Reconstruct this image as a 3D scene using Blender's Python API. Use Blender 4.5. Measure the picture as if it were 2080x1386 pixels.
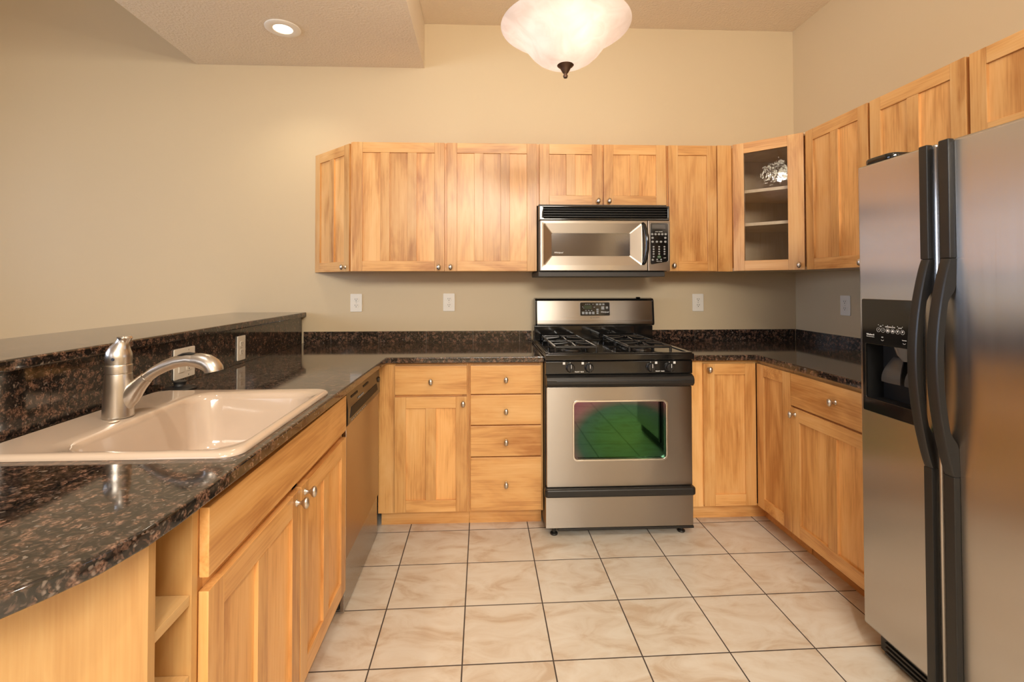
import bpy, bmesh, math, random
from mathutils import Matrix, Vector
random.seed(7)
PI = math.pi
for o in list(bpy.data.objects):
    bpy.data.objects.remove(o)
SC = bpy.context.scene
COL = SC.collection

# ------------------------------------------------------------------ camera
F_PX, CX_PX, CY_PX = 969.997, 1019.683, 560.27
cam_data = bpy.data.cameras.new('camera')
cam = bpy.data.objects.new('camera', cam_data)
COL.objects.link(cam)
YAW, PITCH, ROLL = 0.0416, 0.0175, -0.0014
fwd = Vector((math.sin(YAW)*math.cos(PITCH), math.cos(YAW)*math.cos(PITCH), math.sin(PITCH)))
rgt = Vector((math.cos(YAW), -math.sin(YAW), 0))
upv = rgt.cross(fwd)
r2 = rgt*math.cos(ROLL) + upv*math.sin(ROLL)
u2 = -rgt*math.sin(ROLL) + upv*math.cos(ROLL)
rot = Matrix((r2, u2, -fwd)).transposed().to_4x4()
cam.matrix_world = Matrix.Translation((-0.3258, -3.1437, 1.2958)) @ rot
cam_data.sensor_fit = 'HORIZONTAL'
cam_data.sensor_width = 36.0
cam_data.lens = F_PX/2080*36.0
cam_data.shift_x = (1040-CX_PX)/2080
cam_data.shift_y = -(693-CY_PX)/2080
cam_data.clip_start = 0.05
SC.camera = cam

# ------------------------------------------------------------------ light and exposure
vs = SC.view_settings
vs.view_transform = 'Standard'
vs.look = 'None'
vs.gamma = 1.0
vs.exposure = -0.15
vs.use_curve_mapping = False
SC.cycles.use_denoising = True
SC.cycles.max_bounces = 10
SC.cycles.diffuse_bounces = 6
SC.cycles.sample_clamp_indirect = 6.0
SC.cycles.caustics_reflective = False
SC.cycles.caustics_refractive = False
world = bpy.data.worlds.new('sky')
SC.world = world
world.use_nodes = True
bg = world.node_tree.nodes['Background']
bg.inputs[0].default_value = (0.62, 0.74, 1.0, 1)
bg.inputs[1].default_value = 1.6

def area_light(name, loc, direction, sx, sy, power, color):
    d = bpy.data.lights.new(name, 'AREA')
    d.shape = 'RECTANGLE'
    d.size, d.size_y, d.energy, d.color = sx, sy, power, color
    o = bpy.data.objects.new(name, d)
    o.location = loc
    o.rotation_euler = Vector(direction).to_track_quat('-Z', 'Y').to_euler()
    COL.objects.link(o)
    return o
# daylight from the living-room window on the left, then two added fill lights
area_light('daylight_left', (-5.45, -2.6, 1.75), (1, 0, 0), 2.8, 1.3, 130, (0.62, 0.76, 1.0))
area_light('front_fill', (-4.0, -6.75, 1.65), (0.28, 1, 0), 2.0, 2.2, 40, (1.0, 0.97, 0.94))  # unseen fill from the front left, added to lift the left wall
area_light('bounce_fill', (-0.2, -5.7, 2.80), (0, 1.25, -1), 2.4, 1.0, 290, (1.0, 0.94, 0.84))  # added tilted fill, stands in for flash bounced behind the camera

def point_light(name, loc, power, radius, color):
    d = bpy.data.lights.new(name, 'POINT')
    d.energy, d.shadow_soft_size, d.color = power, radius, color
    o = bpy.data.objects.new(name, d)
    o.location = loc
    COL.objects.link(o)
    return o
def fill_spot(name, loc, power, color, size=2.3):
    d = bpy.data.lights.new(name, 'SPOT')
    d.energy, d.spot_size, d.spot_blend, d.shadow_soft_size, d.color = power, size, .8, .05, color
    o = bpy.data.objects.new(name, d)
    o.location = loc
    COL.objects.link(o)
    return o
# added unseen fill spots above and behind the camera, brightening floor and counters
fill_spot('fill_spot', (0.35, -2.75, 2.99), 85, (1, .92, .79))
fill_spot('fill_spot', (-1.43, -2.35, 2.70), 30, (1, .92, .79))
fill_spot('fill_spot', (-0.30, -4.20, 2.99), 80, (1, .92, .79))
WARM = (1.0, 0.91, 0.77)

# ------------------------------------------------------------------ materials
def new_mat(name):
    m = bpy.data.materials.new(name)
    m.use_nodes = True
    nt = m.node_tree
    return m, nt, nt.nodes['Principled BSDF']

def node(nt, kind, **kw):
    n = nt.nodes.new(kind)
    for k, v in kw.items():
        setattr(n, k, v)
    return n

def simple(name, color, rough=0.5, metal=0.0, coat=0.0, emit=None, strength=0.0, ior=None):
    m, nt, b = new_mat(name)
    b.inputs['Base Color'].default_value = (*color, 1)
    b.inputs['Roughness'].default_value = rough
    b.inputs['Metallic'].default_value = metal
    b.inputs['Coat Weight'].default_value = coat
    b.inputs['Coat Roughness'].default_value = 0.08
    if ior: b.inputs['IOR'].default_value = ior
    if emit:
        b.inputs['Emission Color'].default_value = (*emit, 1)
        b.inputs['Emission Strength'].default_value = strength
    return m

def ramp(nt, stops):
    r = node(nt, 'ShaderNodeValToRGB')
    e = r.color_ramp.elements
    while len(e) < len(stops): e.new(0.5)
    for i, (p, c) in enumerate(stops):
        e[i].position = p
        e[i].color = (*c, 1) if len(c) == 3 else c
    return r

def textured_paint(name, color, rough, scale, strength, dist=0.002, vary=0.0):
    m, nt, b = new_mat(name)
    L = nt.links
    tc = node(nt, 'ShaderNodeTexCoord')
    n = node(nt, 'ShaderNodeTexNoise')
    n.inputs['Scale'].default_value = scale
    n.inputs['Detail'].default_value = 3
    L.new(tc.outputs['Object'], n.inputs['Vector'])
    bp = node(nt, 'ShaderNodeBump')
    bp.inputs['Strength'].default_value = strength
    bp.inputs['Distance'].default_value = dist
    L.new(n.outputs['Fac'], bp.inputs['Height'])
    L.new(bp.outputs['Normal'], b.inputs['Normal'])
    b.inputs['Base Color'].default_value = (*color, 1)
    b.inputs['Roughness'].default_value = rough
    return m

WALL = textured_paint('beige_wall_paint', (0.60, 0.482, 0.312), 0.55, 160, 0.10)
CEIL = textured_paint('textured_ceiling_paint', (0.76, 0.66, 0.53), 0.8, 75, 0.9, 0.006)

def wood(name, axis, light=(0.79, 0.475, 0.195), mid=(0.71, 0.38, 0.13), dark=(0.45, 0.185, 0.046), rough=0.36):
    m, nt, b = new_mat(name)
    L = nt.links
    tc = node(nt, 'ShaderNodeTexCoord')
    geo = node(nt, 'ShaderNodeNewGeometry')
    oi = node(nt, 'ShaderNodeObjectInfo')
    mul = node(nt, 'ShaderNodeVectorMath', operation='MULTIPLY_ADD')
    cmb = node(nt, 'ShaderNodeCombineXYZ')
    ad = node(nt, 'ShaderNodeMath', operation='ADD')
    L.new(geo.outputs['Random Per Island'], ad.inputs[0])
    L.new(oi.outputs['Random'], ad.inputs[1])
    for i in range(3): L.new(ad.outputs[0], cmb.inputs[i])
    mul.inputs[1].default_value = (17.3, 9.1, 23.7)
    L.new(cmb.outputs[0], mul.inputs[0])
    L.new(tc.outputs['Object'], mul.inputs[2])
    st = {'x': (0.22, 1, 1), 'z': (1, 1, 0.22)}[axis]
    mp = node(nt, 'ShaderNodeMapping')
    mp.inputs['Scale'].default_value = st
    L.new(mul.outputs[0], mp.inputs['Vector'])
    n1 = node(nt, 'ShaderNodeTexNoise')          # figure and blotches
    n1.inputs['Scale'].default_value = 9
    n1.inputs['Detail'].default_value = 4
    n1.inputs['Roughness'].default_value = 0.55
    n1.inputs['Distortion'].default_value = 0.7
    L.new(mp.outputs[0], n1.inputs['Vector'])
    st2 = {'x': (0.035, 1, 1), 'z': (1, 1, 0.035)}[axis]
    mp2 = node(nt, 'ShaderNodeMapping')
    mp2.inputs['Scale'].default_value = st2
    L.new(mul.outputs[0], mp2.inputs['Vector'])
    n2 = node(nt, 'ShaderNodeTexNoise')          # fine grain
    n2.inputs['Scale'].default_value = 150
    n2.inputs['Detail'].default_value = 3
    L.new(mp2.outputs[0], n2.inputs['Vector'])
    mix = node(nt, 'ShaderNodeMath', operation='MULTIPLY_ADD')
    mix.inputs[1].default_value = 0.38
    L.new(n2.outputs['Fac'], mix.inputs[0])
    L.new(n1.outputs['Fac'], mix.inputs[2])
    r = ramp(nt, [(0.46, light), (0.67, mid), (0.92, dark)])
    L.new(mix.outputs[0], r.inputs[0])
    hsv = node(nt, 'ShaderNodeHueSaturation')
    mr = node(nt, 'ShaderNodeMapRange')
    mr.inputs['To Min'].default_value = 0.84
    mr.inputs['To Max'].default_value = 1.12
    L.new(geo.outputs['Random Per Island'], mr.inputs['Value'])
    L.new(mr.outputs[0], hsv.inputs['Value'])
    L.new(r.outputs[0], hsv.inputs['Color'])
    L.new(hsv.outputs[0], b.inputs['Base Color'])
    b.inputs['Roughness'].default_value = rough
    b.inputs['Coat Weight'].default_value = 0.25
    b.inputs['Coat Roughness'].default_value = 0.22
    bp = node(nt, 'ShaderNodeBump')
    bp.inputs['Strength'].default_value = 0.03
    bp.inputs['Distance'].default_value = 0.002
    L.new(n2.outputs['Fac'], bp.inputs['Height'])
    L.new(bp.outputs['Normal'], b.inputs['Normal'])
    return m
WV = wood('maple_vertical_grain', 'z')
WH = wood('maple_level_grain', 'x')
WL = wood('maple_veneer_interior', 'z', (0.66, 0.41, 0.165), (0.60, 0.345, 0.125), (0.52, 0.275, 0.09), 0.45)
WLH = wood('maple_veneer_shelf', 'x', (0.70, 0.47, 0.22), (0.65, 0.41, 0.175), (0.56, 0.33, 0.125), 0.45)

WI = wood('pale_cabinet_interior', 'z', (0.80, 0.63, 0.42), (0.76, 0.58, 0.37), (0.68, 0.49, 0.29), 0.5)
def granite():
    m, nt, b = new_mat('brown_black_granite')
    L = nt.links
    tc = node(nt, 'ShaderNodeTexCoord')
    nd = node(nt, 'ShaderNodeTexNoise'); nd.inputs['Scale'].default_value = 40; nd.inputs['Detail'].default_value = 2
    L.new(tc.outputs['Object'], nd.inputs['Vector'])
    vm = node(nt, 'ShaderNodeVectorMath', operation='MULTIPLY_ADD')
    vm.inputs[1].default_value = (0.03, 0.03, 0.03)
    L.new(nd.outputs['Color'], vm.inputs[0]); L.new(tc.outputs['Object'], vm.inputs[2])
    def flecks(scale, gate0, gate1, c0, c1, src):
        v = node(nt, 'ShaderNodeTexVoronoi'); v.inputs['Scale'].default_value = scale
        L.new(src, v.inputs['Vector'])
        sep = node(nt, 'ShaderNodeSeparateColor'); L.new(v.outputs['Color'], sep.inputs[0])
        gt = ramp(nt, [(gate0, (0, 0, 0)), (gate1, (1, 1, 1))]); L.new(sep.outputs[0], gt.inputs[0])
        co = ramp(nt, [(c0, (1, 1, 1)), (c1, (0, 0, 0))]); L.new(v.outputs['Distance'], co.inputs[0])
        mm = node(nt, 'ShaderNodeMath', operation='MULTIPLY')
        L.new(gt.outputs[0], mm.inputs[0]); L.new(co.outputs[0], mm.inputs[1])
        return mm.outputs[0], sep.outputs[1]
    big, tone = flecks(50, .42, .52, .28, .60, vm.outputs[0])
    small, tone2 = flecks(135, .60, .66, .30, .60, vm.outputs[0])
    n2 = node(nt, 'ShaderNodeTexNoise'); n2.inputs['Scale'].default_value = 210; n2.inputs['Detail'].default_value = 5
    L.new(tc.outputs['Object'], n2.inputs['Vector'])
    br = ramp(nt, [(0.36, (0.020, 0.011, 0.008)), (0.50, (0.125, 0.064, 0.041)), (0.66, (0.27, 0.165, 0.12))])
    L.new(n2.outputs['Fac'], br.inputs[0])
    n3 = node(nt, 'ShaderNodeTexNoise'); n3.inputs['Scale'].default_value = 150; n3.inputs['Detail'].default_value = 5
    L.new(vm.outputs[0], n3.inputs['Vector'])
    bk = ramp(nt, [(0.42, (0.006, 0.0055, 0.005)), (0.56, (0.022, 0.016, 0.013)), (0.68, (0.085, 0.055, 0.042)), (0.80, (0.16, 0.125, 0.105))])
    L.new(n3.outputs['Fac'], bk.inputs[0])
    sm = ramp(nt, [(0.0, (0.05, 0.026, 0.018)), (0.7, (0.115, 0.068, 0.05)), (0.9, (0.18, 0.145, 0.122))])
    L.new(tone2, sm.inputs[0])
    m0 = node(nt, 'ShaderNodeMix', data_type='RGBA')
    L.new(small, m0.inputs['Factor']); L.new(bk.outputs[0], m0.inputs['A']); L.new(sm.outputs[0], m0.inputs['B'])
    mx = node(nt, 'ShaderNodeMix', data_type='RGBA')
    L.new(big, mx.inputs['Factor']); L.new(m0.outputs['Result'], mx.inputs['A']); L.new(br.outputs[0], mx.inputs['B'])
    L.new(mx.outputs['Result'], b.inputs['Base Color'])
    b.inputs['Roughness'].default_value = 0.07
    b.inputs['IOR'].default_value = 1.75
    return m
GRANITE = granite()
GROUT = simple('pale_tile_joint', (0.30, 0.26, 0.22), 0.8)

def steel(name, axis, base=(0.56, 0.525, 0.485), rough=0.25, amount=0.06, smear=None):
    m, nt, b = new_mat(name)
    L = nt.links
    tc = node(nt, 'ShaderNodeTexCoord')
    mp = node(nt, 'ShaderNodeMapping')
    mp.inputs['Scale'].default_value = {'x': (2, 400, 400), 'y': (400, 2, 400), 'z': (400, 400, 2)}[axis]
    n = node(nt, 'ShaderNodeTexNoise'); n.inputs['Scale'].default_value = 1.0; n.inputs['Detail'].default_value = 2
    L.new(tc.outputs['Object'], mp.inputs[0]); L.new(mp.outputs[0], n.inputs['Vector'])
    mr = node(nt, 'ShaderNodeMapRange')
    mr.inputs['To Min'].default_value = rough-amount; mr.inputs['To Max'].default_value = rough+amount
    L.new(n.outputs['Fac'], mr.inputs['Value']); L.new(mr.outputs[0], b.inputs['Roughness'])
    b.inputs['Metallic'].default_value = 1
    b.inputs['Base Color'].default_value = (*base, 1)
    if smear:                                   # brushed grain spreads reflections across the brushing
        b.inputs['Anisotropic'].default_value = 0.95
        cv = node(nt, 'ShaderNodeCombineXYZ')
        for i_ in range(3): cv.inputs[i_].default_value = smear[i_]
        L.new(cv.outputs[0], b.inputs['Tangent'])
    return m
UPDOWN, SIDEWAYS = (0, 0, 1), (0, 1, 0)
STEEL = steel('brushed_stainless_steel', 'x', base=(0.39, 0.355, 0.315), rough=0.29, amount=0.03, smear=UPDOWN)
STEEL_F = steel('brushed_stainless_door_steel', 'z', (0.57, 0.54, 0.51), 0.25, 0.03, SIDEWAYS)
NICKEL = steel('brushed_nickel', 'x', (0.60, 0.555, 0.50), 0.31, 0.05)
BRONZE = simple('oil_rubbed_bronze', (0.095, 0.055, 0.035), 0.42, 0.75)
BLACK_GLOSS = simple('black_enamel', (0.008, 0.0075, 0.007), 0.09, coat=0.3)
BLACK_SATIN = simple('black_satin_plastic', (0.014, 0.013, 0.012), 0.36)
BLACK_IRON = simple('black_cast_iron', (0.014, 0.014, 0.014), 0.22)
BLACK_DEEP = simple('black_opening', (0.003, 0.003, 0.003), 0.6)
BRONZE_PANEL = simple('dark_brown_glossy_plastic', (0.028, 0.018, 0.011), 0.22)
RUBBER = simple('black_rubber', (0.012, 0.012, 0.013), 0.42)
ALMOND = simple('almond_sink_enamel', (0.56, 0.445, 0.35), 0.13, coat=0.5)
WHITE_PLASTIC = simple('white_outlet_plastic', (0.80, 0.75, 0.66), 0.35)
WHITE_PAINT = simple('white_trim_paint', (0.83, 0.79, 0.72), 0.5)
PRINT_WHITE = simple('white_printing', (0.75, 0.75, 0.73), 0.5)
PRINT_GREY = simple('grey_printing', (0.30, 0.31, 0.31), 0.5)
PRINT_DARK = simple('dark_printing', (0.10, 0.09, 0.08), 0.5)
PRINT_GREEN = simple('green_printing', (0.13, 0.36, 0.17), 0.5)
LCD = simple('dim_display_glass', (0.085, 0.08, 0.075), 0.15)
LCD_GREEN = simple('dim_green_display_glass', (0.030, 0.045, 0.022), 0.15)
WINDOW_SMOKE = simple('smoked_microwave_glass', (0.17, 0.155, 0.145), 0.12, metal=0.85)
SCREW = simple('screw_metal', (0.55, 0.52, 0.48), 0.3, 1.0)

def floor_tile():
    m, nt, b = new_mat('beige_stone_floor_tile')
    L = nt.links
    tc = node(nt, 'ShaderNodeTexCoord')
    sp = node(nt, 'ShaderNodeSeparateXYZ')
    L.new(tc.outputs['Object'], sp.inputs[0])
    def math_(op, a, bb=None, cc=None):
        n = node(nt, 'ShaderNodeMath', operation=op)
        for i, v in enumerate((a, bb, cc)):
            if v is None: continue
            if isinstance(v, (int, float)): n.inputs[i].default_value = v
            else: L.new(v, n.inputs[i])
        return n.outputs[0]
    x, y = sp.outputs[0], sp.outputs[1]
    ys = math_('MULTIPLY_ADD', x, -0.016, y)
    u = math_('DIVIDE', math_('ADD', x, 0.7074), 0.3127)
    v = math_('DIVIDE', math_('ADD', ys, 0.594), 0.2975)
    def edge(t, size):
        f = math_('FRACT', t)
        d = math_('MINIMUM', f, math_('SUBTRACT', 1.0, f))
        return math_('MULTIPLY', d, size)
    e = math_('MINIMUM', edge(u, 0.3127), edge(v, 0.2975))
    mr = node(nt, 'ShaderNodeMapRange', interpolation_type='SMOOTHSTEP')
    mr.inputs['From Min'].default_value = 0.0017
    mr.inputs['From Max'].default_value = 0.0030
    L.new(e, mr.inputs['Value'])
    cell = node(nt, 'ShaderNodeCombineXYZ')
    L.new(math_('FLOOR', u), cell.inputs[0]); L.new(math_('FLOOR', v), cell.inputs[1])
    wn = node(nt, 'ShaderNodeTexWhiteNoise', noise_dimensions='3D')
    L.new(cell.outputs[0], wn.inputs['Vector'])
    off = node(nt, 'ShaderNodeVectorMath', operation='MULTIPLY_ADD')
    off.inputs[1].default_value = (7, 5, 9)
    L.new(wn.outputs['Color'], off.inputs[0]); L.new(tc.outputs['Object'], off.inputs[2])
    mp = node(nt, 'ShaderNodeMapping'); mp.inputs['Scale'].default_value = (0.75, 1.5, 1)
    L.new(off.outputs[0], mp.inputs[0])
    n1 = node(nt, 'ShaderNodeTexNoise')
    n1.inputs['Scale'].default_value = 7; n1.inputs['Detail'].default_value = 7
    n1.inputs['Roughness'].default_value = 0.6; n1.inputs['Distortion'].default_value = 1.0
    L.new(mp.outputs[0], n1.inputs['Vector'])
    col = ramp(nt, [(0.34, (0.545, 0.43, 0.315)), (0.47, (0.645, 0.57, 0.47)), (0.62, (0.70, 0.65, 0.565))])
    L.new(n1.outputs['Fac'], col.inputs[0])
    mx = node(nt, 'ShaderNodeMix', data_type='RGBA')
    L.new(mr.outputs[0], mx.inputs['Factor'])
    mx.inputs['A'].default_value = (0.060, 0.045, 0.038, 1)
    L.new(col.outputs[0], mx.inputs['B'])
    L.new(mx.outputs['Result'], b.inputs['Base Color'])
    r2_ = node(nt, 'ShaderNodeMapRange')
    r2_.inputs['To Min'].default_value = 0.8; r2_.inputs['To Max'].default_value = 0.34
    L.new(mr.outputs[0], r2_.inputs['Value']); L.new(r2_.outputs[0], b.inputs['Roughness'])
    bp = node(nt, 'ShaderNodeBump'); bp.inputs['Strength'].default_value = 0.5; bp.inputs['Distance'].default_value = 0.002
    hh = math_('MULTIPLY_ADD', n1.outputs['Fac'], 0.25, mr.outputs[0])
    L.new(hh, bp.inputs['Height']); L.new(bp.outputs['Normal'], b.inputs['Normal'])
    return m
FLOOR = floor_tile()

def clear_glass(name, tint=(1, 1, 1), wavy=0.0, refl=1.0):
    m = bpy.data.materials.new(name); m.use_nodes = True
    nt = m.node_tree; nt.nodes.clear(); L = nt.links
    out = node(nt, 'ShaderNodeOutputMaterial')
    mix = node(nt, 'ShaderNodeMixShader')
    tr = node(nt, 'ShaderNodeBsdfTransparent'); tr.inputs[0].default_value = (*tint, 1)
    gl = node(nt, 'ShaderNodeBsdfGlossy'); gl.inputs['Roughness'].default_value = 0.02
    fr = node(nt, 'ShaderNodeFresnel'); fr.inputs['IOR'].default_value = 1.45
    if wavy:
        tc = node(nt, 'ShaderNodeTexCoord')
        n = node(nt, 'ShaderNodeTexNoise'); n.inputs['Scale'].default_value = 22; n.inputs['Detail'].default_value = 3
        bp = node(nt, 'ShaderNodeBump'); bp.inputs['Strength'].default_value = wavy; bp.inputs['Distance'].default_value = 0.01
        L.new(tc.outputs['Object'], n.inputs['Vector']); L.new(n.outputs['Fac'], bp.inputs['Height'])
        L.new(bp.outputs['Normal'], gl.inputs['Normal'])
    L.new(fr.outputs[0], mix.inputs[0]); L.new(tr.outputs[0], mix.inputs[1]); L.new(gl.outputs[0], mix.inputs[2])
    L.new(mix.outputs[0], out.inputs[0])
    return m
PANE = clear_glass('window_pane_glass')
SEEDY = clear_glass('seeded_cabinet_glass', (0.96, 0.96, 0.96), 0.10)

def oven_glass():
    # coated dark oven glass; its angle-dependent green-to-magenta sheen is painted as a fixed gradient
    m = bpy.data.materials.new('coated_oven_glass'); m.use_nodes = True
    nt = m.node_tree; nt.nodes.clear(); L = nt.links
    out = node(nt, 'ShaderNodeOutputMaterial')
    tc = node(nt, 'ShaderNodeTexCoord')
    gr = node(nt, 'ShaderNodeTexGradient', gradient_type='SPHERICAL')
    mp = node(nt, 'ShaderNodeMapping')
    mp.inputs['Location'].default_value = (-0.04*2.7, 0, -0.49*3.8)
    mp.inputs['Scale'].default_value = (2.7, 0.0, 3.8)
    L.new(tc.outputs['Object'], mp.inputs[0]); L.new(mp.outputs[0], gr.inputs[0])
    cr = ramp(nt, [(0.0, (0.23, 0.10, 0.15)), (0.16, (0.22, 0.13, 0.15)), (0.34, (0.05, 0.13, 0.095)), (0.60, (0.055, 0.17, 0.06)), (1.0, (0.075, 0.21, 0.055))])
    L.new(gr.outputs['Fac'], cr.inputs[0])
    gl = node(nt, 'ShaderNodeBsdfGlossy'); gl.inputs['Roughness'].default_value = 0.035
    L.new(cr.outputs[0], gl.inputs[0])
    tr = node(nt, 'ShaderNodeBsdfTransparent'); tr.inputs[0].default_value = (0.42, 0.42, 0.42, 1)
    ad = node(nt, 'ShaderNodeAddShader')
    mixw = node(nt, 'ShaderNodeMixShader'); mixw.inputs[0].default_value = 0.5
    L.new(tr.outputs[0], mixw.inputs[1]); L.new(gl.outputs[0], mixw.inputs[2])
    mixw.inputs[0].default_value = 0.8
    L.new(mixw.outputs[0], out.inputs[0])
    return m
OVEN_GLASS = oven_glass()

def frosted_bowl():
    m = bpy.data.materials.new('frosted_alabaster_glass'); m.use_nodes = True
    nt = m.node_tree; nt.nodes.clear(); L = nt.links
    out = node(nt, 'ShaderNodeOutputMaterial')
    tc = node(nt, 'ShaderNodeTexCoord')
    n = node(nt, 'ShaderNodeTexNoise'); n.inputs['Scale'].default_value = 14; n.inputs['Detail'].default_value = 3; n.inputs['Distortion'].default_value = 1.5
    L.new(tc.outputs['Object'], n.inputs['Vector'])
    cr = ramp(nt, [(0.35, (0.76, 0.71, 0.68)), (0.65, (0.84, 0.80, 0.78))])
    L.new(n.outputs['Fac'], cr.inputs[0])
    tl = node(nt, 'ShaderNodeBsdfTranslucent'); df = node(nt, 'ShaderNodeBsdfDiffuse')
    gl = node(nt, 'ShaderNodeBsdfGlossy'); gl.inputs['Roughness'].default_value = 0.3
    L.new(cr.outputs[0], df.inputs[0])
    warm = node(nt, 'ShaderNodeMix', data_type='RGBA', blend_type='MULTIPLY'); warm.inputs['Factor'].default_value = 1
    warm.inputs['B'].default_value = (1.0, 0.972, 0.985, 1)
    L.new(cr.outputs[0], warm.inputs['A']); L.new(warm.outputs['Result'], tl.inputs[0])
    m1 = node(nt, 'ShaderNodeMixShader'); m1.inputs[0].default_value = 0.58
    L.new(tl.outputs[0], m1.inputs[1]); L.new(df.outputs[0], m1.inputs[2])
    m2 = node(nt, 'ShaderNodeMixShader'); m2.inputs[0].default_value = 0.05
    L.new(m1.outputs[0], m2.inputs[1]); L.new(gl.outputs[0], m2.inputs[2])
    L.new(m2.outputs[0], out.inputs[0])
    return m
BOWL = frosted_bowl()
BULB = simple('glowing_bulb', (1, 0.95, 0.85), 0.4, emit=(1.0, 0.86, 0.62), strength=12.0)
LENS = simple('glowing_downlight_lens', (1, 0.97, 0.9), 0.4, emit=(1.0, 0.90, 0.70), strength=5.0)

# ------------------------------------------------------------------ mesh helpers
class MB:
    def __init__(self):
        self.bm = bmesh.new()
    def _merge(self, t, mi=0, mat=None):
        if mat is not None:
            bmesh.ops.transform(t, matrix=mat, verts=t.verts)
            if mat.determinant() < 0: bmesh.ops.reverse_faces(t, faces=t.faces[:])
        for f in t.faces: f.material_index = mi
        me = bpy.data.meshes.new('tmp')
        t.to_mesh(me); t.free()
        self.bm.from_mesh(me)
        bpy.data.meshes.remove(me)
        return self
    def box(self, x0, x1, y0, y1, z0, z1, bev=0.0, mi=0, mat=None, seg=2):
        t = bmesh.new()
        bmesh.ops.create_cube(t, size=1)
        sx, sy, sz = abs(x1-x0), abs(y1-y0), abs(z1-z0)
        bmesh.ops.transform(t, matrix=Matrix.Translation(((x0+x1)/2, (y0+y1)/2, (z0+z1)/2)) @ Matrix.Diagonal((sx, sy, sz, 1)), verts=t.verts)
        if bev > 0:
            bmesh.ops.bevel(t, geom=t.edges[:], offset=min(bev, 0.45*min(sx, sy, sz)), segments=seg, profile=0.5, affect='EDGES')
        return self._merge(t, mi, mat)
    def prism(self, pts, axis, lo, hi, bev=0.0, mi=0, mat=None, seg=2):
        """polygon pts extruded along an axis; pts are the two other coordinates in xyz order"""
        t = bmesh.new()
        def p3(a, b, c):
            return {'x': (c, a, b), 'y': (a, c, b), 'z': (a, b, c)}[axis]
        lo_v = [t.verts.new(p3(a, b, lo)) for a, b in pts]
        hi_v = [t.verts.new(p3(a, b, hi)) for a, b in pts]
        n = len(pts)
        t.faces.new(lo_v); t.faces.new(hi_v)
        for i in range(n):
            j = (i+1) % n
            t.faces.new((lo_v[i], lo_v[j], hi_v[j], hi_v[i]))
        bmesh.ops.recalc_face_normals(t, faces=t.faces[:])
        if bev > 0:
            bmesh.ops.bevel(t, geom=t.edges[:], offset=bev, segments=seg, profile=0.5, affect='EDGES', clamp_overlap=True)
        return self._merge(t, mi, mat)
    def lathe(self, prof, mat=None, seg=32, mi=0, close=False):
        t = bmesh.new()
        rings = []
        for r, z in prof:
            if r < 1e-6: rings.append([t.verts.new((0, 0, z))])
            else: rings.append([t.verts.new((r*math.cos(2*PI*k/seg), r*math.sin(2*PI*k/seg), z)) for k in range(seg)])
        pairs = list(zip(rings, rings[1:]))
        if close: pairs.append((rings[-1], rings[0]))
        for a, b in pairs:
            if len(a) == 1 and len(b) == 1: continue
            for k in range(seg):
                k2 = (k+1) % seg
                if len(a) == 1: t.faces.new((a[0], b[k], b[k2]))
                elif len(b) == 1: t.faces.new((a[k], a[k2], b[0]))
                else: t.faces.new((a[k], a[k2], b[k2], b[k]))
        bmesh.ops.recalc_face_normals(t, faces=t.faces[:])
        return self._merge(t, mi, mat)
    def loft(self, rings, cap0=True, cap1=True, mi=0, mat=None):
        t = bmesh.new()
        vr = [[t.verts.new(p) for p in ring] for ring in rings]
        n = len(rings[0])
        for a, b in zip(vr, vr[1:]):
            for k in range(n):
                t.faces.new((a[k], a[(k+1) % n], b[(k+1) % n], b[k]))
        if cap0: t.faces.new(vr[0])
        if cap1: t.faces.new(vr[-1])
        bmesh.ops.recalc_face_normals(t, faces=t.faces[:])
        return self._merge(t, mi, mat)
    def tube(self, pts, rad, seg=12, mi=0, mat=None, squash=None):
        pts = [Vector(p) for p in pts]
        n = len(pts)
        rads = rad if isinstance(rad, (list, tuple)) else [rad]*n
        rings = []
        prev = None
        for i, p in enumerate(pts):
            d = (pts[min(i+1, n-1)]-pts[max(i-1, 0)]).normalized()
            if prev is None:
                a = Vector((0, 0, 1)) if abs(d.z) < 0.9 else Vector((0, 1, 0))
                s = d.cross(a).normalized()
            else:
                s = (prev-d*prev.dot(d)).normalized()
            prev = s
            u = s.cross(d)
            q = rads[i]
            ra, rb = q if isinstance(q, tuple) else (q, q)
            rings.append([p+s*ra*math.cos(2*PI*k/seg)+u*rb*math.sin(2*PI*k/seg) for k in range(seg)])
        return self.loft(rings, mi=mi, mat=mat)
    def slab(self, outline, holes, t0, t1, bev=0.0, mi=0, mat=None, res=2):
        """filled outline with holes in local xy, between z=t0 and t1, rounded edges"""
        cu = bpy.data.curves.new('tmp', 'CURVE')
        cu.dimensions = '2D'; cu.fill_mode = 'BOTH'
        for pl in [outline]+holes:
            s = cu.splines.new('POLY')
            s.points.add(len(pl)-1)
            for q, (a, b) in zip(s.points, pl): q.co = (a, b, 0, 1)
            s.use_cyclic_u = True
        cu.extrude = (t1-t0)/2-bev
        cu.bevel_depth = bev; cu.bevel_resolution = res; cu.offset = -bev
        o = bpy.data.objects.new('tmp', cu)
        COL.objects.link(o)
        dg = bpy.context.evaluated_depsgraph_get()
        me = bpy.data.meshes.new_from_object(o.evaluated_get(dg))
        bpy.data.objects.remove(o); bpy.data.curves.remove(cu)
        t = bmesh.new(); t.from_mesh(me); bpy.data.meshes.remove(me)
        bmesh.ops.remove_doubles(t, verts=t.verts[:], dist=1e-5)
        bmesh.ops.translate(t, vec=(0, 0, (t0+t1)/2), verts=t.verts)
        bmesh.ops.recalc_face_normals(t, faces=t.faces[:])
        return self._merge(t, mi, mat)
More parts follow.
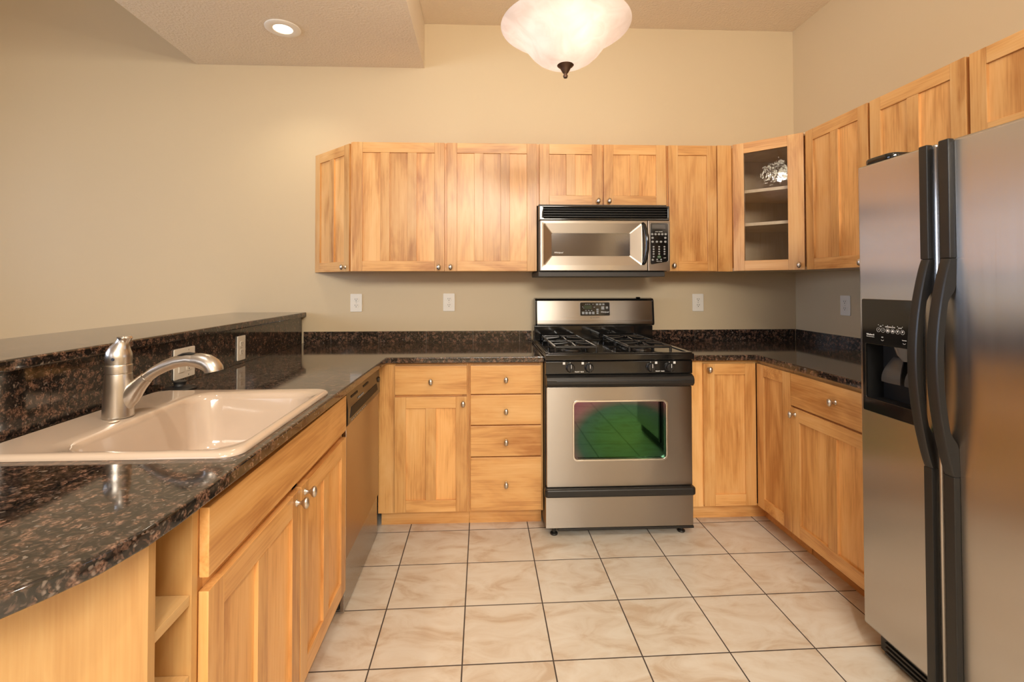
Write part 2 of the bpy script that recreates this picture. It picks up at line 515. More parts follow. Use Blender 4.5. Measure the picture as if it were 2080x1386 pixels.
    def text(self, s, size, mat, mi=0, align='CENTER', shear=0.0, thick=0.0003, bold=0.0):
        cu = bpy.data.curves.new('tmp', 'FONT')
        cu.body = s; cu.size = size; cu.align_x = align; cu.align_y = 'CENTER'
        cu.shear = shear; cu.extrude = thick; cu.offset = bold
        cu.resolution_u = 3
        o = bpy.data.objects.new('tmp', cu)
        COL.objects.link(o)
        dg = bpy.context.evaluated_depsgraph_get()
        me = bpy.data.meshes.new_from_object(o.evaluated_get(dg))
        bpy.data.objects.remove(o); bpy.data.curves.remove(cu)
        t = bmesh.new(); t.from_mesh(me); bpy.data.meshes.remove(me)
        return self._merge(t, mi, mat)
    def build(self, name, mats, parent=None, local=False, angle=35):
        bm = self.bm
        if parent is not None and not local:
            bmesh.ops.transform(bm, matrix=root_inv(parent), verts=bm.verts)
        me = bpy.data.meshes.new(name)
        bm.to_mesh(me); bm.free()
        if not isinstance(mats, (list, tuple)): mats = [mats]
        for m in mats: me.materials.append(m)
        for p in me.polygons: p.use_smooth = True
        me.set_sharp_from_angle(angle=math.radians(angle))
        o = bpy.data.objects.new(name, me)
        COL.objects.link(o)
        if parent is not None: o.parent = parent
        wn = o.modifiers.new('even_shading', 'WEIGHTED_NORMAL')
        wn.keep_sharp = True; wn.weight = 80
        return o

ROOT_M = {}
def root_inv(o):
    while o.parent is not None: o = o.parent
    return ROOT_M[o.name].inverted()

def thing(name, label, cat, loc=(0, 0, 0), rotz=0.0, group=None):
    o = bpy.data.objects.new(name, None)
    o.empty_display_size = 0.05
    COL.objects.link(o)
    o.location = loc; o.rotation_euler = (0, 0, rotz)
    o['label'] = label; o['category'] = cat
    if group: o['group'] = group
    ROOT_M[o.name] = Matrix.Translation(loc) @ Matrix.Rotation(rotz, 4, 'Z')
    return o

def tag(o, label, cat, group=None):
    o['label'] = label; o['category'] = cat
    if group: o['group'] = group
    return o

def struct(o, label=None):
    o['kind'] = 'structure'
    return o

def frame(origin, ux, z=None):
    """matrix: local x along ux (rightwards seen from the front), y into the wall, z up"""
    ux = Vector((ux[0], ux[1], 0)).normalized()
    inn = Vector((-ux.y, ux.x, 0))
    m = Matrix((ux, inn, Vector((0, 0, 1)))).transposed().to_4x4()
    return Matrix.Translation(origin) @ m

def face_frame(origin, ux):
    """matrix for text and slabs: local x along ux, local y up, local z out towards the viewer"""
    ux = Vector((ux[0], ux[1], 0)).normalized()
    out = Vector((ux.y, -ux.x, 0))
    m = Matrix((ux, Vector((0, 0, 1)), out)).transposed().to_4x4()
    return Matrix.Translation(origin) @ m

def rrect(x0, x1, y0, y1, r, n=6):
    pts = []
    for cx, cy, a0 in ((x1-r, y1-r, 0), (x0+r, y1-r, PI/2), (x0+r, y0+r, PI), (x1-r, y0+r, 1.5*PI)):
        for k in range(n+1):
            a = a0+PI/2*k/n
            pts.append((cx+r*math.cos(a), cy+r*math.sin(a)))
    return pts

# ------------------------------------------------------------------ room shell
XR, XL, YB, YF, ZC = 1.7915, -5.2, 0.0, -6.5, 3.015
m = MB(); m.box(XL-.1, XR+.1, YF-.1, YB+.1, -.1, 0); struct(m.build('floor', FLOOR))
ZH = 3.75      # the living room left of the dropped soffit has a higher ceiling
m = MB(); m.box(-2.10, XR+.1, YF-.1, YB+.1, ZC, ZH+.1); m.box(XL-.1, -2.10, YF-.1, YB+.1, ZH, ZH+.1); struct(m.build('ceiling', CEIL))
m = MB(); m.box(XL-.1, XR+.1, 0, .1, 0, ZH); struct(m.build('wall_back', WALL))
m = MB(); m.box(XR, XR+.1, YF, 0, 0, ZC); struct(m.build('wall_right', WALL))
def wall_hole(name, axis, pos, lo, hi, a0, a1, z0, z1):
    m = MB()
    for (p, q, r, s) in ((lo, a0, 0, ZH), (a1, hi, 0, ZH), (a0, a1, 0, z0), (a0, a1, z1, ZH)):
        if s-r < 1e-4 or q-p < 1e-4: continue
        if axis == 'x': m.box(pos-.1, pos, p, q, r, s)
        else: m.box(p, q, pos-.1, pos, r, s)
    return struct(m.build(name, WALL))
wall_hole('wall_left', 'x', XL, YF, 0, -4.0, -1.2, 1.1, 2.4)
wall_hole('wall_front', 'y', YF, XL, XR, -5.0, -3.0, 0.55, 2.75)
def window(name, axis, pos, a0, a1, z0, z1, n):
    f = MB(); g = MB()
    def bx(M, p, q, r, s, d0, d1):
        if axis == 'x': M.box(pos+d0, pos+d1, p, q, r, s)
        else: M.box(p, q, pos+d0, pos+d1, r, s)
    w = .05
    bx(f, a0, a1, z0, z0+w, -.09, .015); bx(f, a0, a1, z1-w, z1, -.09, .015)
    bx(f, a0, a0+w, z0+w, z1-w, -.09, .015); bx(f, a1-w, a1, z0+w, z1-w, -.09, .015)
    for k in range(1, n):
        c = a0+(a1-a0)*k/n
        bx(f, c-.02, c+.02, z0+w, z1-w, -.08, .0)
    zc = (z0+z1)/2
    bx(f, a0+w, a1-w, zc-.015, zc+.015, -.08, -.002)
    fo = struct(f.build(name, WHITE_PAINT))
    bx(g, a0+w, a1-w, z0+w, z1-w, -.05, -.044)
    ROOT_M[fo.name] = Matrix.Identity(4)
    g.build('window_pane', PANE, fo)
window('window_1', 'x', XL, -4.0, -1.2, 1.1, 2.4, 3)
window('fill_window', 'y', YF, -5.0, -3.0, .55, 2.75, 2)  # window added only to let the front fill light in
m = MB(); m.box(-2.165, -.705, YF, 0, 2.72, ZC-.002); m.box(-2.165, -2.103, YF, 0, ZC-.002, ZH); struct(m.build('ceiling_soffit', CEIL))
m = MB(); m.box(-1.90, -1.50, -2.72, 0, 0, 1.085); struct(m.build('wall_peninsula', WALL))

# ------------------------------------------------------------------ cabinets
UB, UT = 1.372, 2.134
def shaker(parent, name, org, ux, w, h, n, t=.02, stile=.058, rail=.060, mull=.054):
    """flat-panel door: stiles, rails, mullions and n recessed panels in one mesh"""
    M = frame(org, ux); d = MB(); b = .0016
    d.box(0, stile, -t, 0, 0, h, b, 0, M); d.box(w-stile, w, -t, 0, 0, h, b, 0, M)
    d.box(stile, w-stile, -t+.0003, 0, h-rail, h-.0004, b, 1, M); d.box(stile, w-stile, -t+.0003, 0, .0004, rail, b, 1, M)
    pw = (w-2*stile-(n-1)*mull)/n
    for k in range(n):
        x = stile+k*(pw+mull)
        d.box(x-.004, x+pw+.004, -t+.010, -.003, rail-.004, h-rail+.004, 0, 0, M)
        if k: d.box(x-mull, x, -t+.0003, -.001, rail, h-rail, b, 0, M)
    return d.build(name, [WV, WH], parent)

def slab_front(parent, name, org, ux, w, h, t=.02):
    M = frame(org, ux); d = MB(); d.box(0, w, -t, 0, 0, h, .003, 0, M)
    return d.build(name, [WH], parent)

def knob(parent, pos, ux, label='brushed nickel knob'):
    M = face_frame(pos, ux) @ Matrix.Diagonal((.70, 1, 1, 1))
    k = MB()
    k.lathe([(0, 0), (.010, 0), (.010, .002), (.0062, .004), (.0052, .013), (.0085, .018), (.0145, .0225), (.0168, .0265), (.0155, .031), (.010, .0345), (0, .036)], M, 24)
    o = k.build('knob', NICKEL, parent, angle=60)
    o['label'] = label
    return o

def upper_body(parent, x0, x1, z0, z1, splits=(), name='body'):
    b = MB()
    b.box(x0, x1, -.284, -.003, z0, z1, 0, 0)
    for a, c in ((x0, x0+.035), (x1-.035, x1)): b.box(a, c, -.305, -.2845, z0, z1, .001, 0)
    for s in splits: b.box(s-.02, s+.02, -.305, -.2845, z0+.04, z1-.04, .001, 0)
    b.box(x0+.035, x1-.035, -.305, -.2845, z0, z0+.04, .001, 1)
    b.box(x0+.035, x1-.035, -.305, -.2845, z1-.04, z1, .001, 1)
    return b.build(name, [WV, WH], parent)

X = (1, 0)
# double wall cabinet left of the microwave
c = thing('wall_cabinet', 'wide maple wall cabinet with two three-panel doors, left of the microwave', 'cabinet', (-.55, 0, UB))
upper_body(c, -1.098, -.0025, UB, UT, (-.540,))
d = shaker(c, 'door', (-1.0839, -.306, UB), X, .536, UT-UB-.003, 3); knob(d, (-.579, -.326, 1.396), X)
d = shaker(c, 'door', (-.5322, -.306, UB), X, .531, UT-UB-.003, 3); knob(d, (-.510, -.326, 1.396), X)
# short cabinet over the microwave
c = thing('wall_cabinet', 'short maple wall cabinet with two small doors right above the microwave', 'cabinet', (.39, 0, 1.765))
upper_body(c, 0, .7885, 1.763, UT, (.396,))
d = shaker(c, 'door', (.0158, -.306, 1.764), X, .374, UT-1.767, 2); knob(d, (.364, -.326, 1.789), X)
d = shaker(c, 'door', (.4019, -.306, 1.764), X, .376, UT-1.767, 2); knob(d, (.430, -.326, 1.789), X)
# single cabinet right of the microwave, with a filler strip
c = thing('wall_cabinet', 'narrow maple wall cabinet with one single-panel door, right of the microwave', 'cabinet', (.94, 0, UB))
upper_body(c, .7905, 1.095, UB, UT)
d = shaker(c, 'door', (.7958, -.306, UB), X, .294, UT-UB-.003, 1); knob(d, (.818, -.326, 1.405), X)
f = MB(); f.box(1.0965, 1.184, -.324, -.003, UB-.002, UT, .001); f.build('filler_strip', [WV], c)
# angled end cabinet on the left
P0, P1 = Vector((-1.412, -.003)), Vector((-1.1085, -.297))
ux = (P1-P0).normalized(); nn = Vector((ux.y, -ux.x))
c = thing('wall_cabinet', 'narrow angled maple wall cabinet at the left end of the upper row', 'cabinet', (-1.2, -.1, UB), math.atan2(ux.y, ux.x))
b = MB(); b.prism([(-1.378, -.003), (-1.1, -.003), (-1.1, -.272)], 'z', UB, UT); b.build('body', [WV], c)
o0 = P0-nn*.021
d = shaker(c, 'door', (o0.x+ux.x*.006, o0.y+ux.y*.006, UB), ux, (P1-P0).length-.012, UT-UB-.003, 2)
kp = P0+ux*((P1-P0).length-.045)-nn*.001
knob(d, (kp.x, kp.y, 1.398), ux)
# glass-fronted corner cabinet
P0, P1 = Vector((1.1785, -.347)), Vector((1.4435, -.596))
ux = (P1-P0).normalized(); nn = Vector((ux.y, -ux.x)); W = (P1-P0).length
c = thing('corner_wall_cabinet', 'corner wall cabinet with a clear glass door showing two shelves inside', 'cabinet', (1.5, -.3, UB), math.atan2(ux.y, ux.x))
q0, q1 = P0-nn*.022, P1-nn*.022
b = MB()
pent = [(1.1865, -.003), (1.788, -.003), (1.788, -.5855), (1.4675, -.5855), (1.452, q1.y+.004), (1.1865, q0.y-.006)]
b.prism(pent, 'z', UB, UB+.018, 0, 1); b.prism(pent, 'z', UT-.018, UT, 0, 1)
b.box(1.1865, 1.2015, q0.y, -.003, UB+.018, UT-.018, 0, 0); b.box(1.4675, 1.788, -.5855, -.5705, UB+.018, UT-.018, 0, 0)
b.box(1.2015, 1.788, -.010, -.003, UB+.018, UT-.018, 0, 2); b.box(1.781, 1.788, -.5705, -.010, UB+.018, UT-.018, 0, 2)
Mq = frame((q0.x, q0.y, 0), ux)
b.box(.002, .04, .001, .018, UB+.018, UT-.018, 0, 0, Mq); b.box(W-.038, W-.002, .001, .018, UB+.018, UT-.018, 0, 0, Mq)
b.build('body', [WV, WI, WI], c)
for z in (1.640, 1.838):
    s_ = MB()
    e0, e1 = q0-nn*.03, q1-nn*.03
    s_.prism([(1.203, -.0105), (1.780, -.0105), (1.780, -.5695), (1.4685, -.5695), (e1.x+.01, e1.y-.004), (1.203, e0.y-.0)], 'z', z, z+.018)
    s_.build('shelf', [WI], c)
M = frame((P0.x-nn.x*.021, P0.y-nn.y*.021, UB), ux); H = UT-UB-.003
g = MB(); b_ = .0016
g.box(0, .060, -.02, 0, 0, H, b_, 0, M); g.box(W-.078, W, -.02, 0, 0, H, b_, 0, M)
g.box(.06, W-.078, -.0197, 0, H-.062, H-.0004, b_, 1, M); g.box(.06, W-.078, -.0197, 0, .0004, .060, b_, 1, M)
gd = g.build('door', [WV, WH], c)
g = MB(); g.box(.054, W-.072, -.010, -.006, .054, H-.056, 0, 0, M); g.build('glass_pane', SEEDY, gd)
kp = P0+ux*(W-.024); knob(gd, (kp.x, kp.y, 1.399), ux)
# wall cabinets on the right wall
def side_body(parent, y0, y1, z0, z1, splits, z=UB):
    M = frame((1.788, y0, 0), (0, -1)); w = y0-y1
    b = MB()
    b.box(0, w, -.298, 0, z0, z1, 0, 0, M)
    for a, e in ((0, .03), (w-.03, w)): b.box(a, e, -.318+.0, -.2985, z0, z1, .001, 0, M)
    for s in splits: b.box(s-.02, s+.02, -.318, -.2985, z0+.04, z1-.04, .001, 0, M)
    b.box(.03, w-.03, -.318, -.2985, z0, z0+.04, .001, 1, M); b.box(.03, w-.03, -.318, -.2985, z1-.04, z1, .001, 1, M)
    return b.build('body', [WV, WH], parent)
RY = (0, -1)
c = thing('wall_cabinet', 'two-door maple wall cabinet on the right wall, next to the glass corner cabinet', 'cabinet', (1.788, -1.03, UB), -PI/2)
side_body(c, -.587, -1.4815, UB, UT, (.448,))
xb = 1.788-.319
d = shaker(c, 'door', (xb, -.603, UB), RY, .424, UT-UB-.003, 2); knob(d, (xb-.02, -1.0, 1.396), RY)
d = shaker(c, 'door', (xb, -1.0395, UB), RY, .434, UT-UB-.003, 2); knob(d, (xb-.02, -1.068, 1.396), RY)
c = thing('wall_cabinet', 'short maple wall cabinet right above the steel refrigerator', 'cabinet', (1.788, -1.94, 1.80), -PI/2)
side_body(c, -1.4835, -2.395, 1.80, UT, (.456,))
d = shaker(c, 'door', (xb, -1.4885, 1.802), RY, .444, UT-1.805, 2); knob(d, (xb-.02, -1.905, 1.826), RY)
d = shaker(c, 'door', (xb, -1.9445, 1.802), RY, .444, UT-1.805, 2); knob(d, (xb-.02, -1.972, 1.826), RY)

# base cabinets -----------------------------------------------------------
BT = .885
def base_body(parent, org, ux, w, depth, rails=(), splits=(), kick=True, left=.035, right=.035):
    """open-topped carcass with a face frame; org is the front left floor point of the face frame"""
    M = frame(org, ux); b = MB()
    b.box(0, .016, .0205, depth, .1, BT, 0, 0, M); b.box(w-.016, w, .0205, depth, .1, BT, 0, 0, M)
    b.box(.016, w-.016, .0205, depth, .1, .116, 0, 1, M); b.box(.016, w-.016, depth-.008, depth, .116, BT, 0, 0, M)
    b.box(0, left, 0, .02, .1, BT, .001, 0, M); b.box(w-right, w, 0, .02, .1, BT, .001, 0, M)
    b.box(left, w-right, 0, .02, BT-.035, BT, .001, 1, M); b.box(left, w-right, 0, .02, .1, .135, .001, 1, M)
    for z in rails: b.box(left, w-right, 0, .02, z-.018, z+.018, .001, 1, M)
    for s in splits: b.box(s-.02, s+.02, 0, .02, .135, BT-.035, .001, 0, M)
    o = b.build('body', [WV, WH], parent)
    if kick:
        k = MB(); k.box(0, w, .085, .10, 0, .0995, 0, 0, M); k.build('toe_kick', [WH], parent)
    return o
YB_ = -.609   # face frame plane of the back run
c = thing('base_cabinet', 'maple base cabinet with one drawer over a two-panel door, beside the dishwasher', 'cabinet', (-.6, YB_, 0))
base_body(c, (-.868, YB_, 0), X, .472, .59, rails=(.713,), left=.09)
d = slab_front(c, 'drawer', (-.7808, YB_-.001, .7175), X, .3756, .152); knob(d, (-.592, YB_-.021, .789), X)
d = shaker(c, 'door', (-.7808, YB_-.001, .1117), X, .3756, .596, 2); knob(d, (-.425, YB_-.021, .674), X)
c = thing('base_cabinet', 'maple base cabinet with a stack of four drawers, left of the range', 'cabinet', (-.2, YB_, 0))
base_body(c, (-.395, YB_, 0), X, .391, .59, rails=(.7165, .555, .391), left=.02, right=.02)
for z0, z1, kz in ((.719, .8688, .796), (.558, .714, .632), (.394, .552, .472), (.1117, .388, .252)):
    d = slab_front(c, 'drawer', (-.3872, YB_-.001, z0), X, .373, z1-z0); knob(d, (-.2015, YB_-.021, kz), X)
# corner base cabinet, L-shaped, with a two-leaf folding door
c = thing('corner_base_cabinet', 'L-shaped maple corner base cabinet with a folding door, right of the range', 'cabinet', (.96, -.5, 0))
b = MB()
L_ = [(.7665, -.02), (1.786, -.02), (1.786, -.904), (1.186, -.904), (1.186, -.5885), (.7665, -.5885)]
b.prism(L_, 'z', .10, .116, 0, 1)
b.box(.7665, .782, -.5885, -.02, .116, BT, 0, 0); b.box(.782, 1.786, -.03, -.02, .116, BT, 0, 0)
b.box(1.776, 1.786, -.904, -.03, .116, BT, 0, 0); b.box(1.186, 1.776, -.904, -.889, .116, BT, 0, 0)
b.box(.7665, .860, YB_, -.589, .10, BT, .001, 0); b.box(.860, 1.1845, YB_, -.589, BT-.02, BT, .001, 1); b.box(.860, 1.1845, YB_, -.589, .10, .112, .001, 1)
b.box(1.1655, 1.1855, -.904, -.6095, BT-.02, BT, .001, 1); b.box(1.1655, 1.1855, -.904, -.6095, .10, .112, .001, 1)
b.box(1.1655, 1.1855, -.904, -.899, .112, BT-.02, 0, 0)
b.build('body', [WV, WH], c)
k = MB(); k.prism([(.7665, -.523), (1.2472, -.523), (1.2472, -.904), (1.262, -.904), (1.262, -.508), (.7665, -.508)], 'z', 0, .0995); k.build('toe_kick', [WH], c)
d = shaker(c, 'door', (.8574, YB_-.001, .1117), X, .2835, .757, 1); knob(d, (.882, YB_-.021, .839), X)
shaker(c, 'door', (1.1645, -.632, .1117), RY, .277, .757, 1)
# base cabinet on the right wall
c = thing('base_cabinet', 'maple base cabinet with drawer and door between the corner cabinet and the refrigerator', 'cabinet', (1.166, -1.18, 0), -PI/2)
base_body(c, (1.1655, -.906, 0), RY, .556, .60, rails=(.7125,), left=.02, right=.05)
d = slab_front(c, 'drawer', (1.1645, -.913, .7165), RY, .530, .152); knob(d, (1.1445, -1.205, .800), RY)
d = shaker(c, 'door', (1.1645, -.913, .1117), RY, .530, .597, 2); knob(d, (1.1445, -.946, .680), RY)
# sink base
LY = (0, 1)
XF = -.876   # face frame plane of the left run
c = thing('sink_base_cabinet', 'maple sink cabinet with one long false drawer front over two doors', 'cabinet', (XF, -1.72, 0), PI/2)
base_body(c, (XF, -2.1895, 0), LY, .955, .60, rails=(.716,), splits=(.478,), left=.02, right=.02)
slab_front(c, 'drawer_front', (XF+.001, -2.186, .727), LY, .938, .136)
d = shaker(c, 'door', (XF+.001, -2.186, .1117), LY, .470, .590, 2); knob(d, (XF+.021, -1.748, .672), LY)
d = shaker(c, 'door', (XF+.001, -1.711, .1117), LY, .462, .590, 2); knob(d, (XF+.021, -1.683, .676), LY)
# open shelf unit at the end of the peninsula
c = thing('shelf_unit', 'open maple shelf unit under the rounded end of the counter', 'shelf', (-.9, -2.26, 0), PI/2)
b = MB()
b.box(-1.488, -.872, -2.330, -2.312, 0, BT, .001, 0); b.box(-1.488, -.872, -2.212, -2.194, 0, BT, .001, 0)
b.box(-1.488, -1.478, -2.312, -2.212, 0, BT, 0, 0)
b.build('side_panel', [WL], c)
for z in (.105, .258, .411, .563, .712):
    s_ = MB(); s_.box(-1.4775, -.875, -2.3115, -2.2125, z-.019, z, .001); s_.build('shelf', [WLH], c)

# ------------------------------------------------------------------ granite
def counter(name, outline, holes, z0, z1, label, cat='countertop', bev=.005):
    m = MB(); m.slab(outline, holes, z0, z1, bev)
    return tag(m.build(name, GRANITE, angle=50), label, cat)
edge = [(-.838, -2.22), (-.839, -2.30), (-.845, -2.37), (-.863, -2.443), (-.890, -2.494), (-.914, -2.532), (-.950, -2.575), (-1.0, -2.615), (-1.08, -2.655), (-1.18, -2.685), (-1.30, -2.70), (-1.488, -2.705)]
hole = rrect(-1.425, -.885, -2.05, -1.44, .05)
counter('countertop', [(-.0045, -.002), (-1.488, -.002)]+edge[::-1]+[(-.819, -.648), (-.0045, -.648)], [hole[::-1]], .886, .916,
        'long dark granite countertop of the sink side, running into the back corner')
counter('countertop', [(.7655, -.002), (.7655, -.648), (1.1376, -.648), (1.1376, -1.468), (1.789, -1.468), (1.789, -.002)], [], .886, .916,
        'dark granite countertop between the range and the refrigerator')
counter('bar_counter', [(-1.925, -.002), (-1.925, -2.80), (-1.462, -2.80), (-1.462, -.002)], [], 1.0855, 1.116,
        'raised granite bar top on the half wall behind the sink', 'bar counter', .006)
def splash(name, axis, pos, t, a0, a1, z0, z1, start, step, label):
    m = MB(); g = .0012
    cuts = [a0]; s = start
    while s < a1-.02:
        if s > a0+.02: cuts.append(s)
        s += step
    cuts.append(a1)
    def bx(p, q, r, s_, d0, d1, mi, bev=0):
        if axis == 'x': m.box(min(d0, d1), max(d0, d1), p, q, r, s_, bev, mi)
        else: m.box(p, q, min(d0, d1), max(d0, d1), r, s_, bev, mi)
    for p, q in zip(cuts, cuts[1:]): bx(p+g*.5, q-g*.5, z0, z1, pos+t*.12, pos+t, 0, .0008)
    bx(a0+.001, a1-.001, z0+.0005, z1-.001, pos, pos+t*.85, 1)
    return tag(m.build(name, [GRANITE, GROUT]), label, 'backsplash')
SZ = .990
splash('backsplash', 'y', -.002, -.012, -1.475, -.002, .9165, SZ, -1.30, .305, 'low granite backsplash on the back wall left of the range')
splash('backsplash', 'y', -.002, -.012, .782, 1.776, .9165, SZ, 1.09, .306, 'low granite backsplash on the back wall right of the range')
splash('backsplash', 'x', 1.7895, -.012, -1.465, -.016, .9165, SZ, -1.30, .305, 'low granite backsplash on the right wall beside the refrigerator')
splash('backsplash', 'x', -1.4995, .0145, -2.70, -.0155, .9165, 1.085, -2.415, .305, 'tall granite tile backsplash behind the sink, under the bar top')

# ------------------------------------------------------------------ sink, faucet, stopper
c = thing('sink', 'almond single-bowl drop-in kitchen sink in the granite counter', 'sink', (-1.15, -1.75, .916))
s_ = MB()
def ring(x0, x1, y0, y1, r, z): return [(a, b, z) for a, b in rrect(x0, x1, y0, y1, r, 8)]
ox0, ox1, oy0, oy1 = -1.455, -.860, -2.072, -1.420
rings = [ring(ox0+.03, ox1-.03, oy0+.03, oy1-.03, .03, .9163), ring(ox0, ox1, oy0, oy1, .045, .9163), ring(ox0, ox1, oy0, oy1, .045, .921), ring(ox0+.005, ox1-.005, oy0+.005, oy1-.005, .042, .9265),
         ring(ox0+.014, ox1-.012, oy0+.013, oy1-.013, .040, .9285)]
def basin(i, z, r): return ring(-1.285+i, -.890-i, -2.035+i, -1.480-i, r, z)
rings += [ring(-1.318, -.880, -2.048, -1.462, .06, .9275), basin(-.006, .9255, .085), basin(0, .919, .085), basin(.006, .905, .083), basin(.016, .85, .08), basin(.026, .78, .078), basin(.04, .745, .07), basin(.07, .732, .06), basin(.16, .728, .03)]
s_.loft(rings, cap0=False)
s_.build('basin', ALMOND, c, angle=70)
d = MB(); M = Matrix.Translation((-1.06, -1.70, .7285))
d.lathe([(.0, .0035), (.03, .0035), (.036, .002), (.043, .004), (.045, 0)], M, 28); d.build('drain', NICKEL, c)['label'] = 'metal drain ring'
d = MB(); M = Matrix.Translation((-1.312, -1.815, .9285)) @ Matrix.Diagonal((.7, 1.2, 1, 1))
d.lathe([(0, .0008), (.012, .0008), (.0135, 0)], M, 24); d.build('logo_oval', simple('sink_badge', (.68, .55, .40), .25), c)

c = thing('faucet', 'brushed nickel pull-out kitchen faucet on the rear deck of the sink', 'faucet', (-1.338, -1.765, .9285))
FX, FY = -1.338, -1.765
f = MB()
f.lathe([(0, 0), (.0355, 0), (.0370, .002), (.0365, .006), (.0335, .09), (.0318, .119), (.0300, .1205), (.0300, .122), (.0322, .1235), (.0322, .142), (.0306, .1445), (.0298, .1455), (.0298, .147), (0, .147)], Matrix.Translation((FX, FY, .9285)), 40)
arm = [(-1.345, .968), (-1.322, .978), (-1.302, .993), (-1.282, 1.016), (-1.262, 1.0365)]
f.tube([(x, FY, z) for x, z in arm], [(.018, .040), (.0215, .036), (.0205, .029), (.0185, .021), (.0160, .0165)], 24)
f.build('body', NICKEL, c, angle=50)
f = MB()
sp = [(-1.262, 1.0365), (-1.240, 1.053), (-1.212, 1.068), (-1.180, 1.080), (-1.148, 1.0845), (-1.122, 1.081)]
f.tube([(x, FY, z) for x, z in sp], [.0150, .0152, .0160, .0168, .0178, .0185], 20)
hd = [(-1.135, 1.083), (-1.118, 1.082), (-1.100, 1.077), (-1.086, 1.068), (-1.080, 1.058), (-1.079, 1.052)]
f.tube([(x, FY, z) for x, z in hd], [(.0185, .0185), (.021, .021), (.0235, .023), (.0255, .0235), (.0265, .0245), (.026, .0245)], 20)
f.build('spray_head', NICKEL, c, angle=50)
f = MB(); f.tube([(-1.177, FY, 1.0965), (-1.163, FY, 1.1012), (-1.148, FY, 1.1032), (-1.132, FY, 1.1022)], [(.005, .002), (.010, .003), (.010, .003), (.005, .002)], 12); f.build('spray_button', BLACK_SATIN, c)['label'] = 'dark spray button'
f = MB()
hz = [(FX+dx, FY, .9285+z, r) for dx, z, r in ((0, .1475, .0300), (0, .165, .0312), (.001, .178, .0300), (.004, .190, .0245), (.008, .200, .0185), (.012, .210, .0155), (.014, .216, .0165), (.015, .2205, .0185), (.015, .223, .016))]
f.tube([q[:3] for q in hz], [q[3] for q in hz], 28); f.build('lever_handle', NICKEL, c, angle=50)
f = MB(); f.lathe([(0, .002), (.0035, .002), (.0045, 0)], Matrix.Translation((FX+.006, FY-.0305, 1.091)) @ Matrix.Rotation(PI/2, 4, 'X'), 16); f.build('hot_cold_dot', simple('blue_red_dot', (.03, .04, .07), .3), c)

m = MB()
m.lathe([(0, 0), (.052, 0), (.053, .003), (.046, .0065), (.024, .009), (.0195, .014), (.0195, .022), (.0215, .0245), (.0215, .0275), (.014, .0295), (0, .03)], Matrix.Translation((-1.425, -1.352, .9165)), 40)
o = m.build('drain_stopper', RUBBER, angle=50)
tag(o, 'black round drain stopper lying on the granite behind the sink', 'drain stopper')

# ------------------------------------------------------------------ outlets
def outlet(pos, ux, label, gangs=1, w=.0755, h=.117):
    c = thing('wall_outlet', label, 'outlet', pos, math.atan2(ux[1], ux[0]))
    M = face_frame(pos, ux); W_ = w if gangs == 1 else .130
    p = MB(); p.slab(rrect(-W_/2, W_/2, -h/2, h/2, .005), [], .0003, .0058, .002, 0, M); p.build('cover_plate', WHITE_PLASTIC, c)
    for g in range(gangs):
        cx = 0 if gangs == 1 else (-.023 if g == 0 else .023)
        if gangs == 2 and g == 0:
            s = MB(); s.slab(rrect(cx-.017, cx+.017, -.034, .034, .003), [], .0059, .0085, .0008, 0, M); s.build('rocker_switch', WHITE_PLASTIC, c)
            continue
        for dy in (.0195, -.0195):
            r = MB()
            r.slab(rrect(cx-.0165, cx+.0165, dy-.0140, dy+.0140, .010), [], .0059, .0078, .0007, 0, M)
            for dx in (-.0062, .0062): r.box(cx+dx-.0012, cx+dx+.0012, dy+.0, dy+.009, .0070, .0081, 0, 1, M)
            r.lathe([(.0026, 0), (.0026, .0003), (0, .0003)], M @ Matrix.Translation((cx, dy-.006, .0078)), 12, 1)
            r.build('receptacle', [WHITE_PLASTIC, BLACK_SATIN], c)
        for sy in ([0] if gangs == 1 else [.048, -.048]):
            q = MB(); q.lathe([(0, .0012), (.002, .001), (.003, 0)], M @ Matrix.Translation((cx, sy, .0058)), 12); q.build('screw', SCREW, c)
outlet((-1.1425, -.0005, 1.175), X, 'white wall outlet under the left end of the upper cabinets')
outlet((-.5425, -.0005, 1.1765), X, 'white wall outlet under the upper cabinets, midway between corner and range')
outlet((1.1165, -.0005, 1.170), X, 'white wall outlet on the back wall right of the range')
outlet((XR-.0005, -.4455, 1.168), RY, 'white wall outlet on the right wall beside the refrigerator')
outlet((-1.4845, -.7965, .991), LY, 'white outlet on the granite backsplash, farther from the faucet')
outlet((-1.4845, -1.234, .992), LY, 'wide white switch and outlet plate on the granite behind the faucet spout', 2)

# ------------------------------------------------------------------ dishwasher
c = thing('dishwasher', 'built-in dishwasher with dark control strip and steel door, beside the sink cabinet', 'dishwasher', (-.87, -.93, 0), PI/2)
y0, y1 = -1.2305, -.640
b = MB(); b.box(-1.46, -.885, y0, y1, .02, .880, .002); b.build('body', BLACK_SATIN, c)
d = MB(); d.box(-.884, -.860, y0+.003, y1-.003, .212, .733, .004); d.build('door', steel('dishwasher_steel', 'z', (.42, .345, .27), .30, .03, UPDOWN), c)
p = MB()
p.prism([(-.884, .7345), (-.858, .7345), (-.854, .742), (-.854, .800), (-.862, .868), (-.884, .872)], 'y', y0+.003, y1-.003, .0015)
cp = p.build('control_panel', BRONZE_PANEL, c)
p = MB()
p.prism([(y0+.03, .760), (y1-.06, .764), (y1-.085, .800), (y0+.05, .800)], 'x', -.8545, -.8525, 0); p.build('latch_recess', BLACK_DEEP, cp)
for k, (a, w_) in enumerate(((.06, .10), (.26, .09))):
    v = MB(); v.box(-.8605, -.8565, y0+a, y0+a+w_, .834, .842); v.build('vent_slot', BLACK_DEEP, cp)
